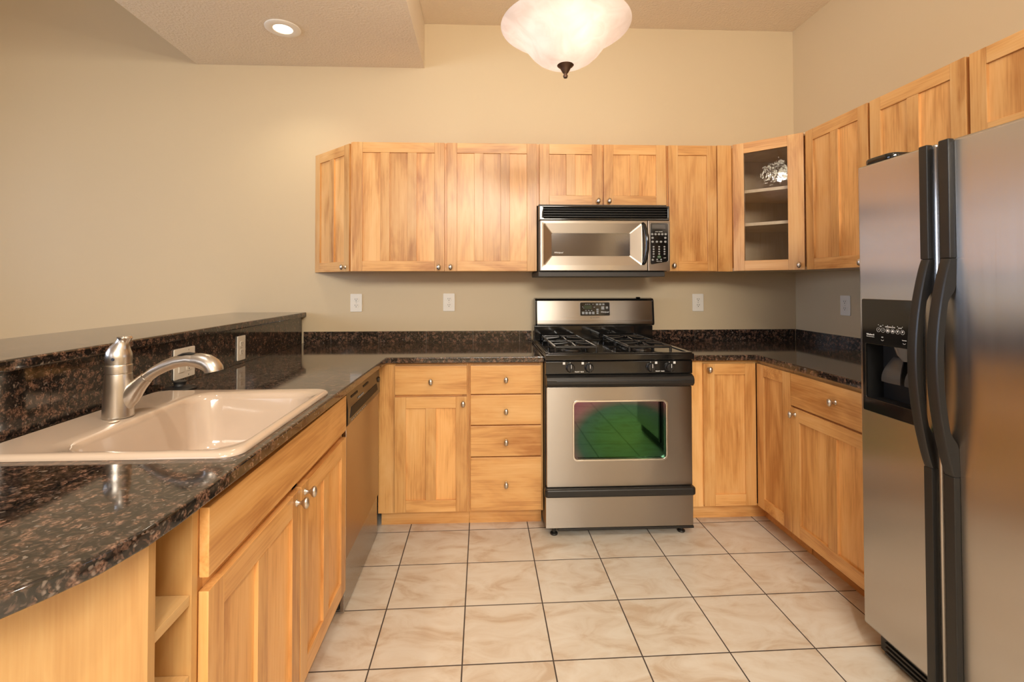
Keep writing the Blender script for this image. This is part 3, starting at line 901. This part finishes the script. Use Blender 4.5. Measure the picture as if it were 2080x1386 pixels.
for k in range(9):
    t = MB(); t.box(-.8538, -.8534, y0+.05+k*.028, y0+.066+k*.028, .745, .7495); t.build('cycle_mark', PRINT_GREY, cp)
t = MB(); t.text('NORMAL  RINSE  DRY', .010, face_frame((-.8532, y0+.20, .812), LY)); t.build('panel_lettering', PRINT_GREY, cp)
v = MB(); v.lathe([(0, .010), (.012, .009), (.016, 0)], face_frame((-.857, y1-.035, .81), LY), 24); v.build('dial', BRONZE_PANEL, cp)
k = MB(); k.box(-.884, -.866, y0+.003, y1-.003, .012, .206, .002); k.build('kick_plate', steel('dishwasher_kick_steel', 'y', (.40, .365, .33), .26), c)

# ------------------------------------------------------------------ gas range
c = thing('gas_range', 'freestanding stainless gas range with black cooktop and oven window', 'stove', (.38, -.40, 0))
x0, x1 = -.001, .7615
b = MB()
b.box(x0, x0+.012, -.668, -.035, .035, .90, .001); b.box(x1-.012, x1, -.668, -.035, .035, .90, .001)
b.box(x0+.012, x1-.012, -.045, -.035, .035, .90); b.box(x0+.012, x1-.012, -.668, -.045, .035, .06)
b.box(x0+.012, x1-.012, -.660, -.045, .885, .90)
b.box(x0+.012, x1-.012, -.660, -.62, .20, .26); b.box(x0+.012, x1-.012, -.660, -.63, .76, .885)
b.box(x0+.012, x0+.09, -.655, -.10, .26, .76); b.box(x1-.09, x1-.012, -.655, -.10, .26, .76); b.box(x0+.09, x1-.09, -.11, -.10, .26, .76); b.box(x0+.09, x1-.09, -.62, -.11, .26, .30); b.box(x0+.09, x1-.09, -.62, -.11, .73, .76)
b.build('body', BLACK_SATIN, c)
for z in (.42, .50, .60):
    r = MB()
    r.box(x0+.092, x1-.092, -.615, -.610, z-.0025, z+.0025)
    for k in range(19): 
        xx = x0+.115+k*.0295
        r.box(xx, xx+.004, -.609, -.125, z-.002, z+.002)
    r.build('oven_rack', SCREW, c)
# oven door with window
d = MB()
hole = rrect(.146, .622, .396, .688, .020)
d.slab(rrect(.003, .7605, .2555, .766, .006), [hole[::-1]], .0, .030, .003, 0, face_frame((0, -.670, 0), X))
dr = d.build('oven_door', STEEL, c)
w = MB(); w.box(.143, .625, -.686, -.680, .393, .691); w.build('window_glass', OVEN_GLASS, dr)
w = MB(); w.slab(rrect(.136, .632, .386, .698, .026), [rrect(.146, .622, .396, .688, .019)[::-1]], 0, .006, .002, 0, face_frame((0, -.6985, 0), X)); w.build('window_bezel', steel('bright_bezel_steel', 'x', (.70, .66, .60), .16, .03), dr)
h = MB()
prof = [(-.672, .829), (-.700, .829), (-.722, .820), (-.731, .806), (-.730, .786), (-.716, .7705), (-.672, .7690)]
h.prism(prof, 'x', .001, .7625, .002)
h.box(.05, .71, -.7345, -.7295, .797, .803, .002)
h.build('door_handle', BLACK_SATIN, dr)
# control panel and knobs
p = MB(); p.prism([(-.650, .831), (-.702, .831), (-.7045, .836), (-.7045, .896), (-.700, .902), (-.650, .902)], 'x', .0, .7625, .0015); cp = p.build('control_panel', BLACK_GLOSS, c)
for kx in (.125, .222, .543, .641):
    k = MB(); M = face_frame((kx, -.7048, .8655), X)
    k.lathe([(0, .0), (.0235, 0), (.0235, .004), (.0205, .007), (.0190, .022), (.016, .0245), (0, .0245)], M, 28)
    k.box(-.0045, .0045, -.020, .0205, .012, .031, .002, 0, M)
    k.box(-.0012, .0012, .001, .0205, .0305, .0316, 0, 1, M)
    k.build('burner_knob', [BLACK_SATIN, PRINT_WHITE], cp)
for kx in (.093, .190, .572, .668):
    t = MB(); t.box(-.006, .006, -.006, .006, 0, .0003, 0, 0, face_frame((kx, -.7046, .8885), X)); t.build('burner_symbol', PRINT_WHITE, cp)
for kx in (.125, .222, .543, .641):
    t = MB(); t.box(-.0012, .0012, .022, .028, 0, .0004, 0, 0, face_frame((kx, -.7046, .8655), X)); t.build('off_mark', PRINT_WHITE, cp)
for kx in (.172, .592):
    t = MB(); t.text('FRONT  REAR', .0075, face_frame((kx, -.7049, .8445), X), bold=.0002); t.build('burner_lettering', PRINT_WHITE, cp)
# cooktop
t = MB()
t.slab([(-.0035, -.035), (-.0035, -.722), (.7555+.0085, -.722), (.7555+.0085, -.035)], [], .9045, .9385, .006)
ct = t.build('cooktop', BLACK_GLOSS, c)
t = MB()
fr = rrect(.0, .760, -.719, -.13, .012); inn = rrect(.022, .738, -.700, -.145, .02)
t.slab(fr, [inn[::-1]], .9385, .9435, .002); t.build('cooktop_lip', BLACK_GLOSS, ct)
for bx_ in (.158, .545):
    for by_ in (-.5675, -.295):
        u = MB(); M = Matrix.Translation((bx_, by_, .9385))
        u.lathe([(0, 0), (.050, 0), (.048, .006), (.036, .010), (.034, .016), (.0, .016)], M, 28, 1)
        u.lathe([(.040, .0165), (.042, .019), (.040, .024), (0, .0255)], M, 28, 0)
        u.build('burner', [BLACK_IRON, simple('burner_alloy', (.10, .095, .09), .4, .9)], c)
def grate(gx0, gx1, gy0, gy1):
    g = MB(); r = .0072; z = .9695; zb = .9440
    cx = (gx0+gx1)/2
    for y in (gy0, gy1): g.tube([(gx0, y, z), (gx1, y, z)], r, 8)
    for xx in (gx0, gx1): g.tube([(xx, gy0, z), (xx, gy1, z)], r, 8)
    for yc in ((gy0+gy1)/2,):
        for a in (0, PI/2, PI, 1.5*PI):
            dx, dy = math.cos(a), math.sin(a)
            ex = (gx1-gx0)/2*dx; ey = (gy1-gy0)/2*dy
            g.tube([(cx+ex, yc+ey, z), (cx+ex*.55, yc+ey*.55, z+.003), (cx+dx*.022, yc+dy*.022, z+.008)], [r, r, r*.7], 8)
    for xx in (gx0, gx1):
        for y in (gy0, gy1): g.tube([(xx, y, z), (xx, y, zb)], r, 8)
    g.build('burner_grate', BLACK_IRON, c)
for gx0_, gx1_ in ((.052, .264), (.436, .652)):
    grate(gx0_, gx1_, -.695, -.440)
    grate(gx0_, gx1_, -.420, -.170)
# backguard
bg_ = MB()
bg_.box(.004, .767, -.1185, -.036, .9386, 1.03, .004)
rg = bg_.build('backguard_riser', BLACK_GLOSS, c)
prof = [(-.036, 1.031), (-.125, 1.031), (-.136, 1.040), (-.136, 1.058), (-.1235, 1.190), (-.112, 1.201), (-.080, 1.206), (-.036, 1.206)]
bk = MB(); bk.prism(prof, 'x', .010, .022, .003, 0); bk.prism(prof, 'x', .7585, .773, .003, 0)
bk.prism([(-.036, 1.032), (-.118, 1.032), (-.105, 1.188), (-.036, 1.204)], 'x', .022, .7585, 0, 0)
bk.prism([(-.105, 1.186), (-.1235, 1.189), (-.112, 1.201), (-.080, 1.206), (-.05, 1.206)], 'x', .022, .7585, 0, 0)
bk.lathe([(0, .006), (.012, .005), (.016, 0)], Matrix.Translation((.685, -.08, 1.2055)), 20)
bgd = bk.build('backguard', BLACK_GLOSS, c)
st = MB()
pr = [(-.1185, 1.0325), (-.122, 1.0325), (-.1335, 1.041), (-.1355, 1.058), (-.1235, 1.1880), (-.119, 1.1880), (-.110, 1.186)]
st.prism(pr, 'x', .0225, .758, 0)
pf = st.build('backguard_front', STEEL, c)
# display inset in the sloped face
sl = Vector((0, -.1235+.1355, 1.188-1.058)).normalized()
on = Vector((0, -sl.z, sl.y))
def slope(px, pz):
    k = (pz-1.058)/(1.188-1.058)
    y = -.1355+k*(.0120)
    return Matrix.Translation(Vector((px, y, pz))+on*.0004) @ Matrix((Vector((1, 0, 0)), sl, on)).transposed().to_4x4()
v = MB(); v.slab(rrect(-.094, .094, -.040, .040, .004), [], 0, .0022, .0006, 0, slope(.391, 1.1355)); dsp = v.build('display_panel', BLACK_GLOSS, pf)
v = MB(); v.slab(rrect(-.0965, .0970, -.0425, .0425, .005), [rrect(-.0942, .0942, -.0402, .0402, .004)[::-1]], 0, .003, .001, 0, slope(.391, 1.1355)); v.build('display_bezel', STEEL, pf)
v = MB(); v.slab(rrect(-.032, .018, -.012, .012, .001), [], .0023, .0027, 0, 0, slope(.352, 1.148)); v.build('clock_display', LCD_GREEN, dsp)
v = MB()
def btn(M, a, b_, w_, h_, mi=0, z0=.0023): v.box(a-w_/2, a+w_/2, b_-h_/2, b_+h_/2, z0, z0+.0004, 0, mi, M)
M = slope(.391, 1.1355)
for k in range(4): btn(M, -.076+k*.0215, -.0245, .0155, .016)
for k in range(3): btn(M, .014+k*.0205, .030, .0135, .010)
btn(M, .050, .007, .019, .020); btn(M, .077, .009, .014, .014)
btn(M, .016, -.003, .014, .010); btn(M, .016, -.0145, .014, .008); btn(M, .016, -.026, .013, .010)
for k in range(3): btn(M, -.058+k*.018, -.008, .010, .004)
for k in range(4): btn(M, -.058+k*.012+(.01 if k == 3 else 0), .031, .007, .004)
btn(M, -.078, .014, .006, .004); btn(M, -.072, .006, .005, .004); btn(M, -.004, .012, .009, .004)
v.build('oven_buttons', PRINT_GREY, dsp)
v = MB(); v.text('Whirlpool', .0125, slope(.391, 1.1355) @ Matrix.Translation((.062, -.019, .0024)), shear=.3, bold=.0002); v.build('maker_lettering', PRINT_WHITE, dsp)
v = MB(); v.text('ACCUBAKE', .0085, slope(.398, 1.0815), bold=.0001)
v.slab([(.0055*math.cos(2*PI*k/20), .0055*math.sin(2*PI*k/20)) for k in range(20)], [[(.004*math.cos(-2*PI*k/20), .004*math.sin(-2*PI*k/20)) for k in range(20)]], 0, .0004, 0, 0, slope(.366, 1.0815)); v.build('front_lettering', PRINT_DARK, pf)
v = MB(); v.box(.0225, .758, -.1362, -.1340, 1.0605, 1.0622); v.build('front_groove', PRINT_DARK, pf)
# storage drawer and feet
d = MB(); d.box(-.002, .7635, -.700, -.671, .048, .214, .003); dw = d.build('storage_drawer', STEEL, c)
h = MB(); h.slab(rrect(-.010, .770, -.728, -.671, .020), [], .212, .2535, .010, 0); h.build('drawer_handle', BLACK_SATIN, dw)
d = MB(); d.box(.06, .765, -.703, -.672, .036, .0475, .002); d.build('drawer_trim', BLACK_SATIN, dw)
for fx_ in (.045, .715):
    for fy_ in (-.66, -.10):
        l = MB(); l.lathe([(0, 0), (.018, 0), (.020, .004), (.018, .010), (.009, .013), (.009, .0345), (0, .0345)], Matrix.Translation((fx_, fy_, 0)), 20); l.build('levelling_foot', BLACK_SATIN, c)

# ------------------------------------------------------------------ microwave
c = thing('microwave', 'stainless over-the-range microwave with black vent grille and keypad', 'microwave', (.383, -.2, 1.345))
mx0, mx1, my = .004, .766, -.415
b = MB(); b.box(mx0, mx1-.002, my+.045, -.004, 1.368, 1.7615, .003); b.box(mx0-.004, mx1-.02, my+.03, -.02, 1.338, 1.3675, .004); b.build('body', simple('dark_grey_casing', (.035, .03, .026), .45), c)
v = MB()
v.slab(rrect(mx0, mx1, 1.6645, 1.7615-.0125, .005), [rrect(.029, .753, 1.678, 1.737, .006)[::-1]], 0, .040, .004, 0, face_frame((0, my+.044, 0), X))
vg = v.build('vent_grille', BLACK_GLOSS, c)
for k in range(4):
    z = 1.6855+k*.0145
    l = MB(); l.prism([(my+.010, z), (my+.032, z+.006), (my+.032, z+.0085), (my+.010, z+.0025)], 'x', .0295, .7525); l.build('louver', BLACK_SATIN, vg)
v = MB(); v.box(.0295, .7525, my+.036, my+.0435, 1.679, 1.7365); v.build('grille_back', BLACK_DEEP, vg)
# door: raised border, sloping sides down to the window
d = MB()
def dring(x0_, x1_, z0_, z1_, r, y, sag=0):
    pts = rrect(x0_, x1_, z0_, z1_, r, 5)
    out = []
    cx_ = (x0_+x1_)/2; hw = (x1_-x0_)/2
    for a, b_ in pts:
        if sag and b_ < (z0_+z1_)/2: b_ -= sag*(1-((a-cx_)/hw)**2)
        out.append((a, y, b_))
    return out
d.loft([dring(mx0+.004, .6345, 1.3715, 1.6630, .004, my+.044), dring(mx0+.004, .6345, 1.3715, 1.6630, .004, my+.004), dring(mx0+.008, .6305, 1.3755, 1.6590, .004, my),
        dring(.026, .602, 1.402, 1.6475, .010, my), dring(.029, .599, 1.405, 1.6450, .010, my+.002), dring(.074, .540, 1.456, 1.594, .006, my+.024, .015), dring(.077, .537, 1.459, 1.591, .006, my+.026, .015)], cap0=True, cap1=False)
md = d.build('door', steel('microwave_door_steel', 'x', (.62, .575, .52), .36, .03, UPDOWN), c)
w = MB(); w.loft([dring(.0775, .5365, 1.4595, 1.5905, .006, my+.031, .015), dring(.0775, .5365, 1.4595, 1.5905, .006, my+.0265, .015)]); w.build('window_glass', WINDOW_SMOKE, md)
t = MB(); t.text('Whirlpool', .0125, face_frame((.1175, my+.0262, 1.478), X), shear=.3, bold=.0002); t.build('maker_lettering', PRINT_WHITE, md)
h = MB()
hp = [(.6065, my-.002, 1.645), (.608, my-.018, 1.635), (.614, my-.030, 1.600), (.6185, my-.036, 1.560), (.6195, my-.037, 1.530), (.6185, my-.036, 1.495), (.614, my-.030, 1.455), (.609, my-.018, 1.420), (.6075, my-.002, 1.411)]
h.tube(hp, [(.010, .008)]+[(.0105, .009)]*7+[(.010, .008)], 14); h.build('door_handle', BLACK_GLOSS, md)
p = MB(); p.box(.6365, mx1, my, my+.0445, 1.3715, 1.6630, .003); cp = p.build('control_panel', steel('microwave_panel_steel', 'x', (.50, .455, .41), .36, .03, UPDOWN), c)
p = MB()
ol = [(.649, 1.414), (.655, 1.409), (.745, 1.424), (.753, 1.431), (.753, 1.642), (.747, 1.648), (.655, 1.648), (.649, 1.642)]
p.slab(ol, [], 0, .0022, .0006, 0, face_frame((0, my-.0002, 0), X)); kp_ = p.build('keypad', BLACK_GLOSS, cp)
p = MB(); p.slab([(a+(-.0022 if a < .7 else .0022), b_+(-.0022 if b_ < 1.5 else .0022)) for a, b_ in ol], [ol[::-1]], 0, .003, .0008, 0, face_frame((0, my-.0002, 0), X)); p.build('keypad_bezel', STEEL, cp)
v = MB(); M = face_frame((0, my-.0024, 0), X); v.box(.659, .737, 1.616, 1.640, 0, .0005, 0, 0, M); v.build('clock_display', LCD, kp_)
v = MB()
def disc(cx_, cz_, r): v.slab([(cx_+r*math.cos(2*PI*k/14), cz_+r*.85*math.sin(2*PI*k/14)) for k in range(14)], [], 0, .0004, 0, 0, M)
for k in range(5): disc(.660+k*.0198, 1.584, .0072)
for a in (.662, .737): disc(a, 1.5625, .0072)
for a in (.662, .687, .711, .737): disc(a, 1.540, .0072)
for k in range(4):
    for a in (.6675, .700, .7315): disc(a, 1.511-k*.0140, .0055)
disc(.6675, 1.453, .0055); disc(.662, 1.435, .0065); disc(.688, 1.437, .005); disc(.711, 1.437, .005)
v.build('keypad_buttons', PRINT_GREY, kp_)
v = MB(); M2 = M
v.slab([(.700+.0095*math.cos(2*PI*k/18), 1.452+.0075*math.sin(2*PI*k/18)) for k in range(18)], [[(.700+.0078*math.cos(-2*PI*k/18), 1.452+.006*math.sin(-2*PI*k/18)) for k in range(18)]], 0, .0004, 0, 0, M); v.build('start_ring', PRINT_GREEN, kp_)
for tx, sz, px_, pz_ in (('MICRO  SENSOR', .0058, .699, 1.598), ('TIMER  CLOCK', .005, .700, 1.4262), ('START', .0045, .700, 1.452), ('LIGHT', .005, .733, 1.446)):
    v = MB(); v.text(tx, sz, face_frame((px_, my-.0025, pz_), X), bold=.0001); v.build('keypad_lettering', PRINT_WHITE, kp_)

# ------------------------------------------------------------------ refrigerator
c = thing('refrigerator', 'tall stainless side-by-side refrigerator with black handles and ice dispenser', 'refrigerator', (1.4, -1.93, 0), -PI/2)
fx = 1.033
FM = lambda d: face_frame((fx+d, 0, 0), RY)      # local x = -Y
b = MB(); b.box(1.104, 1.780, -2.386, -1.4870, .03, 1.700, .004); b.build('body', BLACK_SATIN, c)
d = MB()
d.slab(rrect(1.475, 1.7755, .092, 1.715, .006), [rrect(1.500, 1.722, .862, 1.235, .004)[::-1]], -.066, 0, .007, 0, FM(0), 3)
fd = d.build('freezer_door', STEEL_F, c)
d = MB(); d.slab(rrect(1.7835, 2.392, .092, 1.715, .006), [], -.066, 0, .009, 0, FM(0), 3); rd = d.build('refrigerator_door', STEEL_F, c)
g = MB(); g.box(1.0985, 1.1035, -2.385, -1.489, .10, 1.70); g.build('door_gasket', RUBBER, c)
def handle(parent, ya, yb):
    h = MB()
    h.box(fx-.020, fx+.0, ya, yb, 1.368, 1.7145, .004)
    h.box(fx-.020, fx+.0, ya, yb, .092, .744, .004)
    # bowed grip
    n = 40; rings = []
    for k in range(n+1):
        s = k/n; z = 1.3675-s*(1.3675-.7445)
        bow = math.sin(PI*s)**.85
        xo = fx-.020-.040*bow
        yo = .010*bow
        e = min(1, max(0, (min(s, 1-s)-.125)/.075)); e = e*e*(3-2*e)
        xi = (fx-.0005)*(1-e)+(xo+.022)*e
        y0_, y1_ = ya+yo*.6, yb+yo
        rings.append([(xo+.004, y0_, z), (xo, y0_+.005, z), (xo, y1_-.005, z), (xo+.004, y1_, z), (xi, y1_, z), (xi, y0_, z)])
    h.loft(rings)
    h.build('handle', BLACK_SATIN, parent, angle=40)
handle(fd, -1.7655, -1.737)
handle(rd, -1.832, -1.800)
# dispenser
p = MB()
p.slab(rrect(1.494, 1.7275, .850, 1.242, .006), [rrect(1.508, 1.716, .897, 1.086, .006)[::-1]], -.002, .007, .002, 0, FM(0))
dp = p.build('dispenser_panel', BLACK_GLOSS, fd)
p = MB()
p.box(fx+.060, fx+.0645, -1.720, -1.502, .864, 1.233)                       # back of the niche
p.box(fx+.001, fx+.060, -1.506, -1.502, .864, 1.10); p.box(fx+.001, fx+.060, -1.720, -1.716, .864, 1.10)
p.box(fx+.001, fx+.060, -1.716, -1.506, 1.090, 1.094); p.box(fx-.002, fx+.060, -1.716, -1.506, .884, .893)
p.build('dispenser_niche', BLACK_DEEP, dp)
p = MB()
for k in range(7): p.box(fx-.001+k*.008, fx+.003+k*.008, -1.712, -1.51, .893, .8955)
p.build('drip_tray', BLACK_SATIN, dp)
def paddle(yc, w_):
    q = MB(); rings = []
    for k in range(9):
        s = k/8; z = 1.045-s*.085; xo = fx+.045-.030*math.sin(s*PI*.55); hw = w_*(.55+.45*math.sin(PI*min(1, s*1.1)*.5))
        rings.append([(xo, yc-hw, z), (xo-.006*(1-0), yc, z), (xo, yc+hw, z), (xo+.004, yc+hw, z), (xo-.002, yc, z), (xo+.004, yc-hw, z)])
    q.loft(rings); q.build('dispenser_paddle', simple('grey_paddle_plastic', (.055, .052, .05), .28), dp)
paddle(-1.585, .037); paddle(-1.668, .030)
q = MB(); q.lathe([(.012, 0), (.026, .020), (.034, .045), (.034, .050), (0, .050)], Matrix.Translation((fx+.028, -1.635, 1.040)), 24); q.build('ice_chute', simple('clear_smoky_plastic', (.10, .095, .09), .12), dp)
t = MB()
DM = lambda y, z: face_frame((fx-.0074, y, z), RY)
def arc(M, r, a0, a1, w_, n=12):
    pts = [(r*math.cos(a0+(a1-a0)*k/n), r*math.sin(a0+(a1-a0)*k/n)) for k in range(n+1)]
    pts += [((r-w_)*math.cos(a1-(a1-a0)*k/n), (r-w_)*math.sin(a1-(a1-a0)*k/n)) for k in range(n+1)]
    t.slab(pts, [], 0, .0004, 0, 0, M)
for k, y in enumerate((-1.566, -1.584, -1.603, -1.622, -1.641, -1.659)):
    M = DM(y, 1.138)
    arc(M, .0075, 0, 2*PI-.01, .0006, 20)
    if k in (2, 3): t.prism([(-.004, -.003), (.004, -.003), (.004, .001), (0, .0045), (-.004, .001)], 'z', 0, .0004, 0, 0, M)
    elif k in (4, 5): t.slab([(.0028*math.cos(a*.5), .001+.0032*math.sin(a*.5)) for a in range(12)], [], 0, .0004, 0, 0, M)
    else: t.text('?' if k == 0 else '<', .008, M)
    t.box(-.001, .001, .016, .018, 0, .0004, 0, 0, M)
t.text('ICE', .005, DM(-1.575, 1.1505), bold=.0001); t.text('DISPENSER LOCK', .005, DM(-1.6125, 1.1505), bold=.0001); t.text('LIGHT', .005, DM(-1.650, 1.1505), bold=.0001)
for y, z, s in ((-1.581, 1.114, 'ICE'), (-1.665, 1.112, 'WATER')):
    arc(DM(y, z-.006), .006, PI*1.15, PI*1.85, .0010); t.text(s, .0048, DM(y, z))
t.text('Window II', .0075, DM(-1.531, 1.1185), bold=.0002); t.text('Water Filtration System', .0034, DM(-1.531, 1.1115))
t.build('dispenser_lettering', PRINT_WHITE, dp)
# hinge cover and base grille
h = MB()
h.slab(rrect(1.480, 1.605, -.050, .045, .030), [], 1.7155, 1.740, .008, 0, Matrix(((0, 1, 0, 1.096), (-1, 0, 0, 0), (0, 0, 1, 0), (0, 0, 0, 1))))
h.build('hinge_cover', BLACK_GLOSS, c)
g = MB(); g.box(1.075, 1.0975, -2.380, -1.497, .012, .086, .003); gr = g.build('base_grille', BLACK_SATIN, c)
for k in range(4):
    l = MB(); z = .018+k*.016; l.prism([(1.062, z), (1.0745, z+.004), (1.0745, z+.011), (1.062, z+.007)], 'y', -2.375, -1.53, 0); l.build('grille_slat', BLACK_SATIN, gr)
for y in (-1.54, -2.33):
    l = MB(); l.lathe([(0, -.012), (.028, -.012), (.030, -.008), (.030, .008), (.028, .012), (0, .012)], Matrix.Translation((1.20, y, .030)) @ Matrix.Rotation(PI/2, 4, 'X'), 20); l.build('roller_wheel', RUBBER, c)

# ------------------------------------------------------------------ lamps
LX, LYY = -.040, -1.53
c = thing('ceiling_lamp', 'semi-flush ceiling lamp with a lit frosted glass bowl and dark bronze finial', 'lamp', (LX, LYY, ZC))
T = Matrix.Translation((LX, LYY, 0))
b = MB()
outer = [(.020, 2.0455), (.045, 2.047), (.075, 2.055), (.098, 2.069), (.116, 2.086), (.133, 2.108), (.150, 2.130), (.168, 2.147), (.190, 2.160), (.208, 2.169), (.220, 2.178)]
inner = [(r-.003 if r > .03 else r, z+.0045) for r, z in outer][::-1]
b.lathe(outer+[(.2215, 2.181)]+inner, T, 64, close=True)
b.build('glass_bowl', BOWL, c, angle=70)
b = MB()
b.lathe([(0, 2.001), (.006, 2.002), (.0085, 2.008), (.006, 2.0135), (.0065, 2.017), (.010, 2.020), (.0155, 2.030), (.018, 2.036), (.026, 2.042), (.0285, 2.045), (.026, 2.0475), (0, 2.049)], T, 32); b.build('finial', BRONZE, c, angle=50)
b = MB()
b.lathe([(0, 2.0495), (.006, 2.0495), (.006, 2.42), (.045, 2.425), (.050, 2.435), (.012, 2.46), (.010, 2.52), (.010, 2.955), (.016, 2.965), (.055, 2.990), (.068, 3.008), (.068, 3.0145), (0, 3.0145)], T, 32)
for k in range(3):
    a = 2*PI*k/3+.5
    dx, dy = math.cos(a), math.sin(a)
    b.tube([(LX+dx*.04, LYY+dy*.04, 2.43), (LX+dx*.085, LYY+dy*.085, 2.40), (LX+dx*.085, LYY+dy*.085, 2.345)], [.007, .007, .016], 12)
b.build('stem', BRONZE, c, angle=50)
for k in range(3):
    a = 2*PI*k/3+.5
    bx_, by_ = LX+.085*math.cos(a), LYY+.085*math.sin(a)
    q = MB(); q.lathe([(0, 2.225), (.016, 2.231), (.027, 2.245), (.030, 2.262), (.026, 2.285), (.017, 2.31), (.014, 2.344), (0, 2.3445)], Matrix.Translation((bx_, by_, 0)), 24); q.build('bulb', BULB, c, angle=60)
    point_light('lamp_light', (bx_, by_, 2.20), 10.0, .03, WARM)
c = thing('recessed_light', 'round white recessed downlight glowing in the dropped ceiling', 'lamp', (-1.431, -.466, 2.72))
T = Matrix.Translation((-1.431, -.466, 0))
b = MB(); b.lathe([(.094, 2.7195), (.094, 2.716), (.088, 2.7125), (.066, 2.711), (.052, 2.7135), (.049, 2.7195)], T, 40, close=True); b.build('trim_ring', WHITE_PAINT, c)
b = MB(); b.lathe([(0, 2.7145), (.035, 2.7145), (.050, 2.7165), (.050, 2.7193), (0, 2.7193)], T, 32); b.build('lens', LENS, c)
sd = bpy.data.lights.new('downlight', 'SPOT'); sd.energy = 15; sd.spot_size = 2.2; sd.spot_blend = .8; sd.shadow_soft_size = .05; sd.color = (1, .88, .68)
so = bpy.data.objects.new('downlight', sd); so.location = (-1.431, -.466, 2.70); COL.objects.link(so)
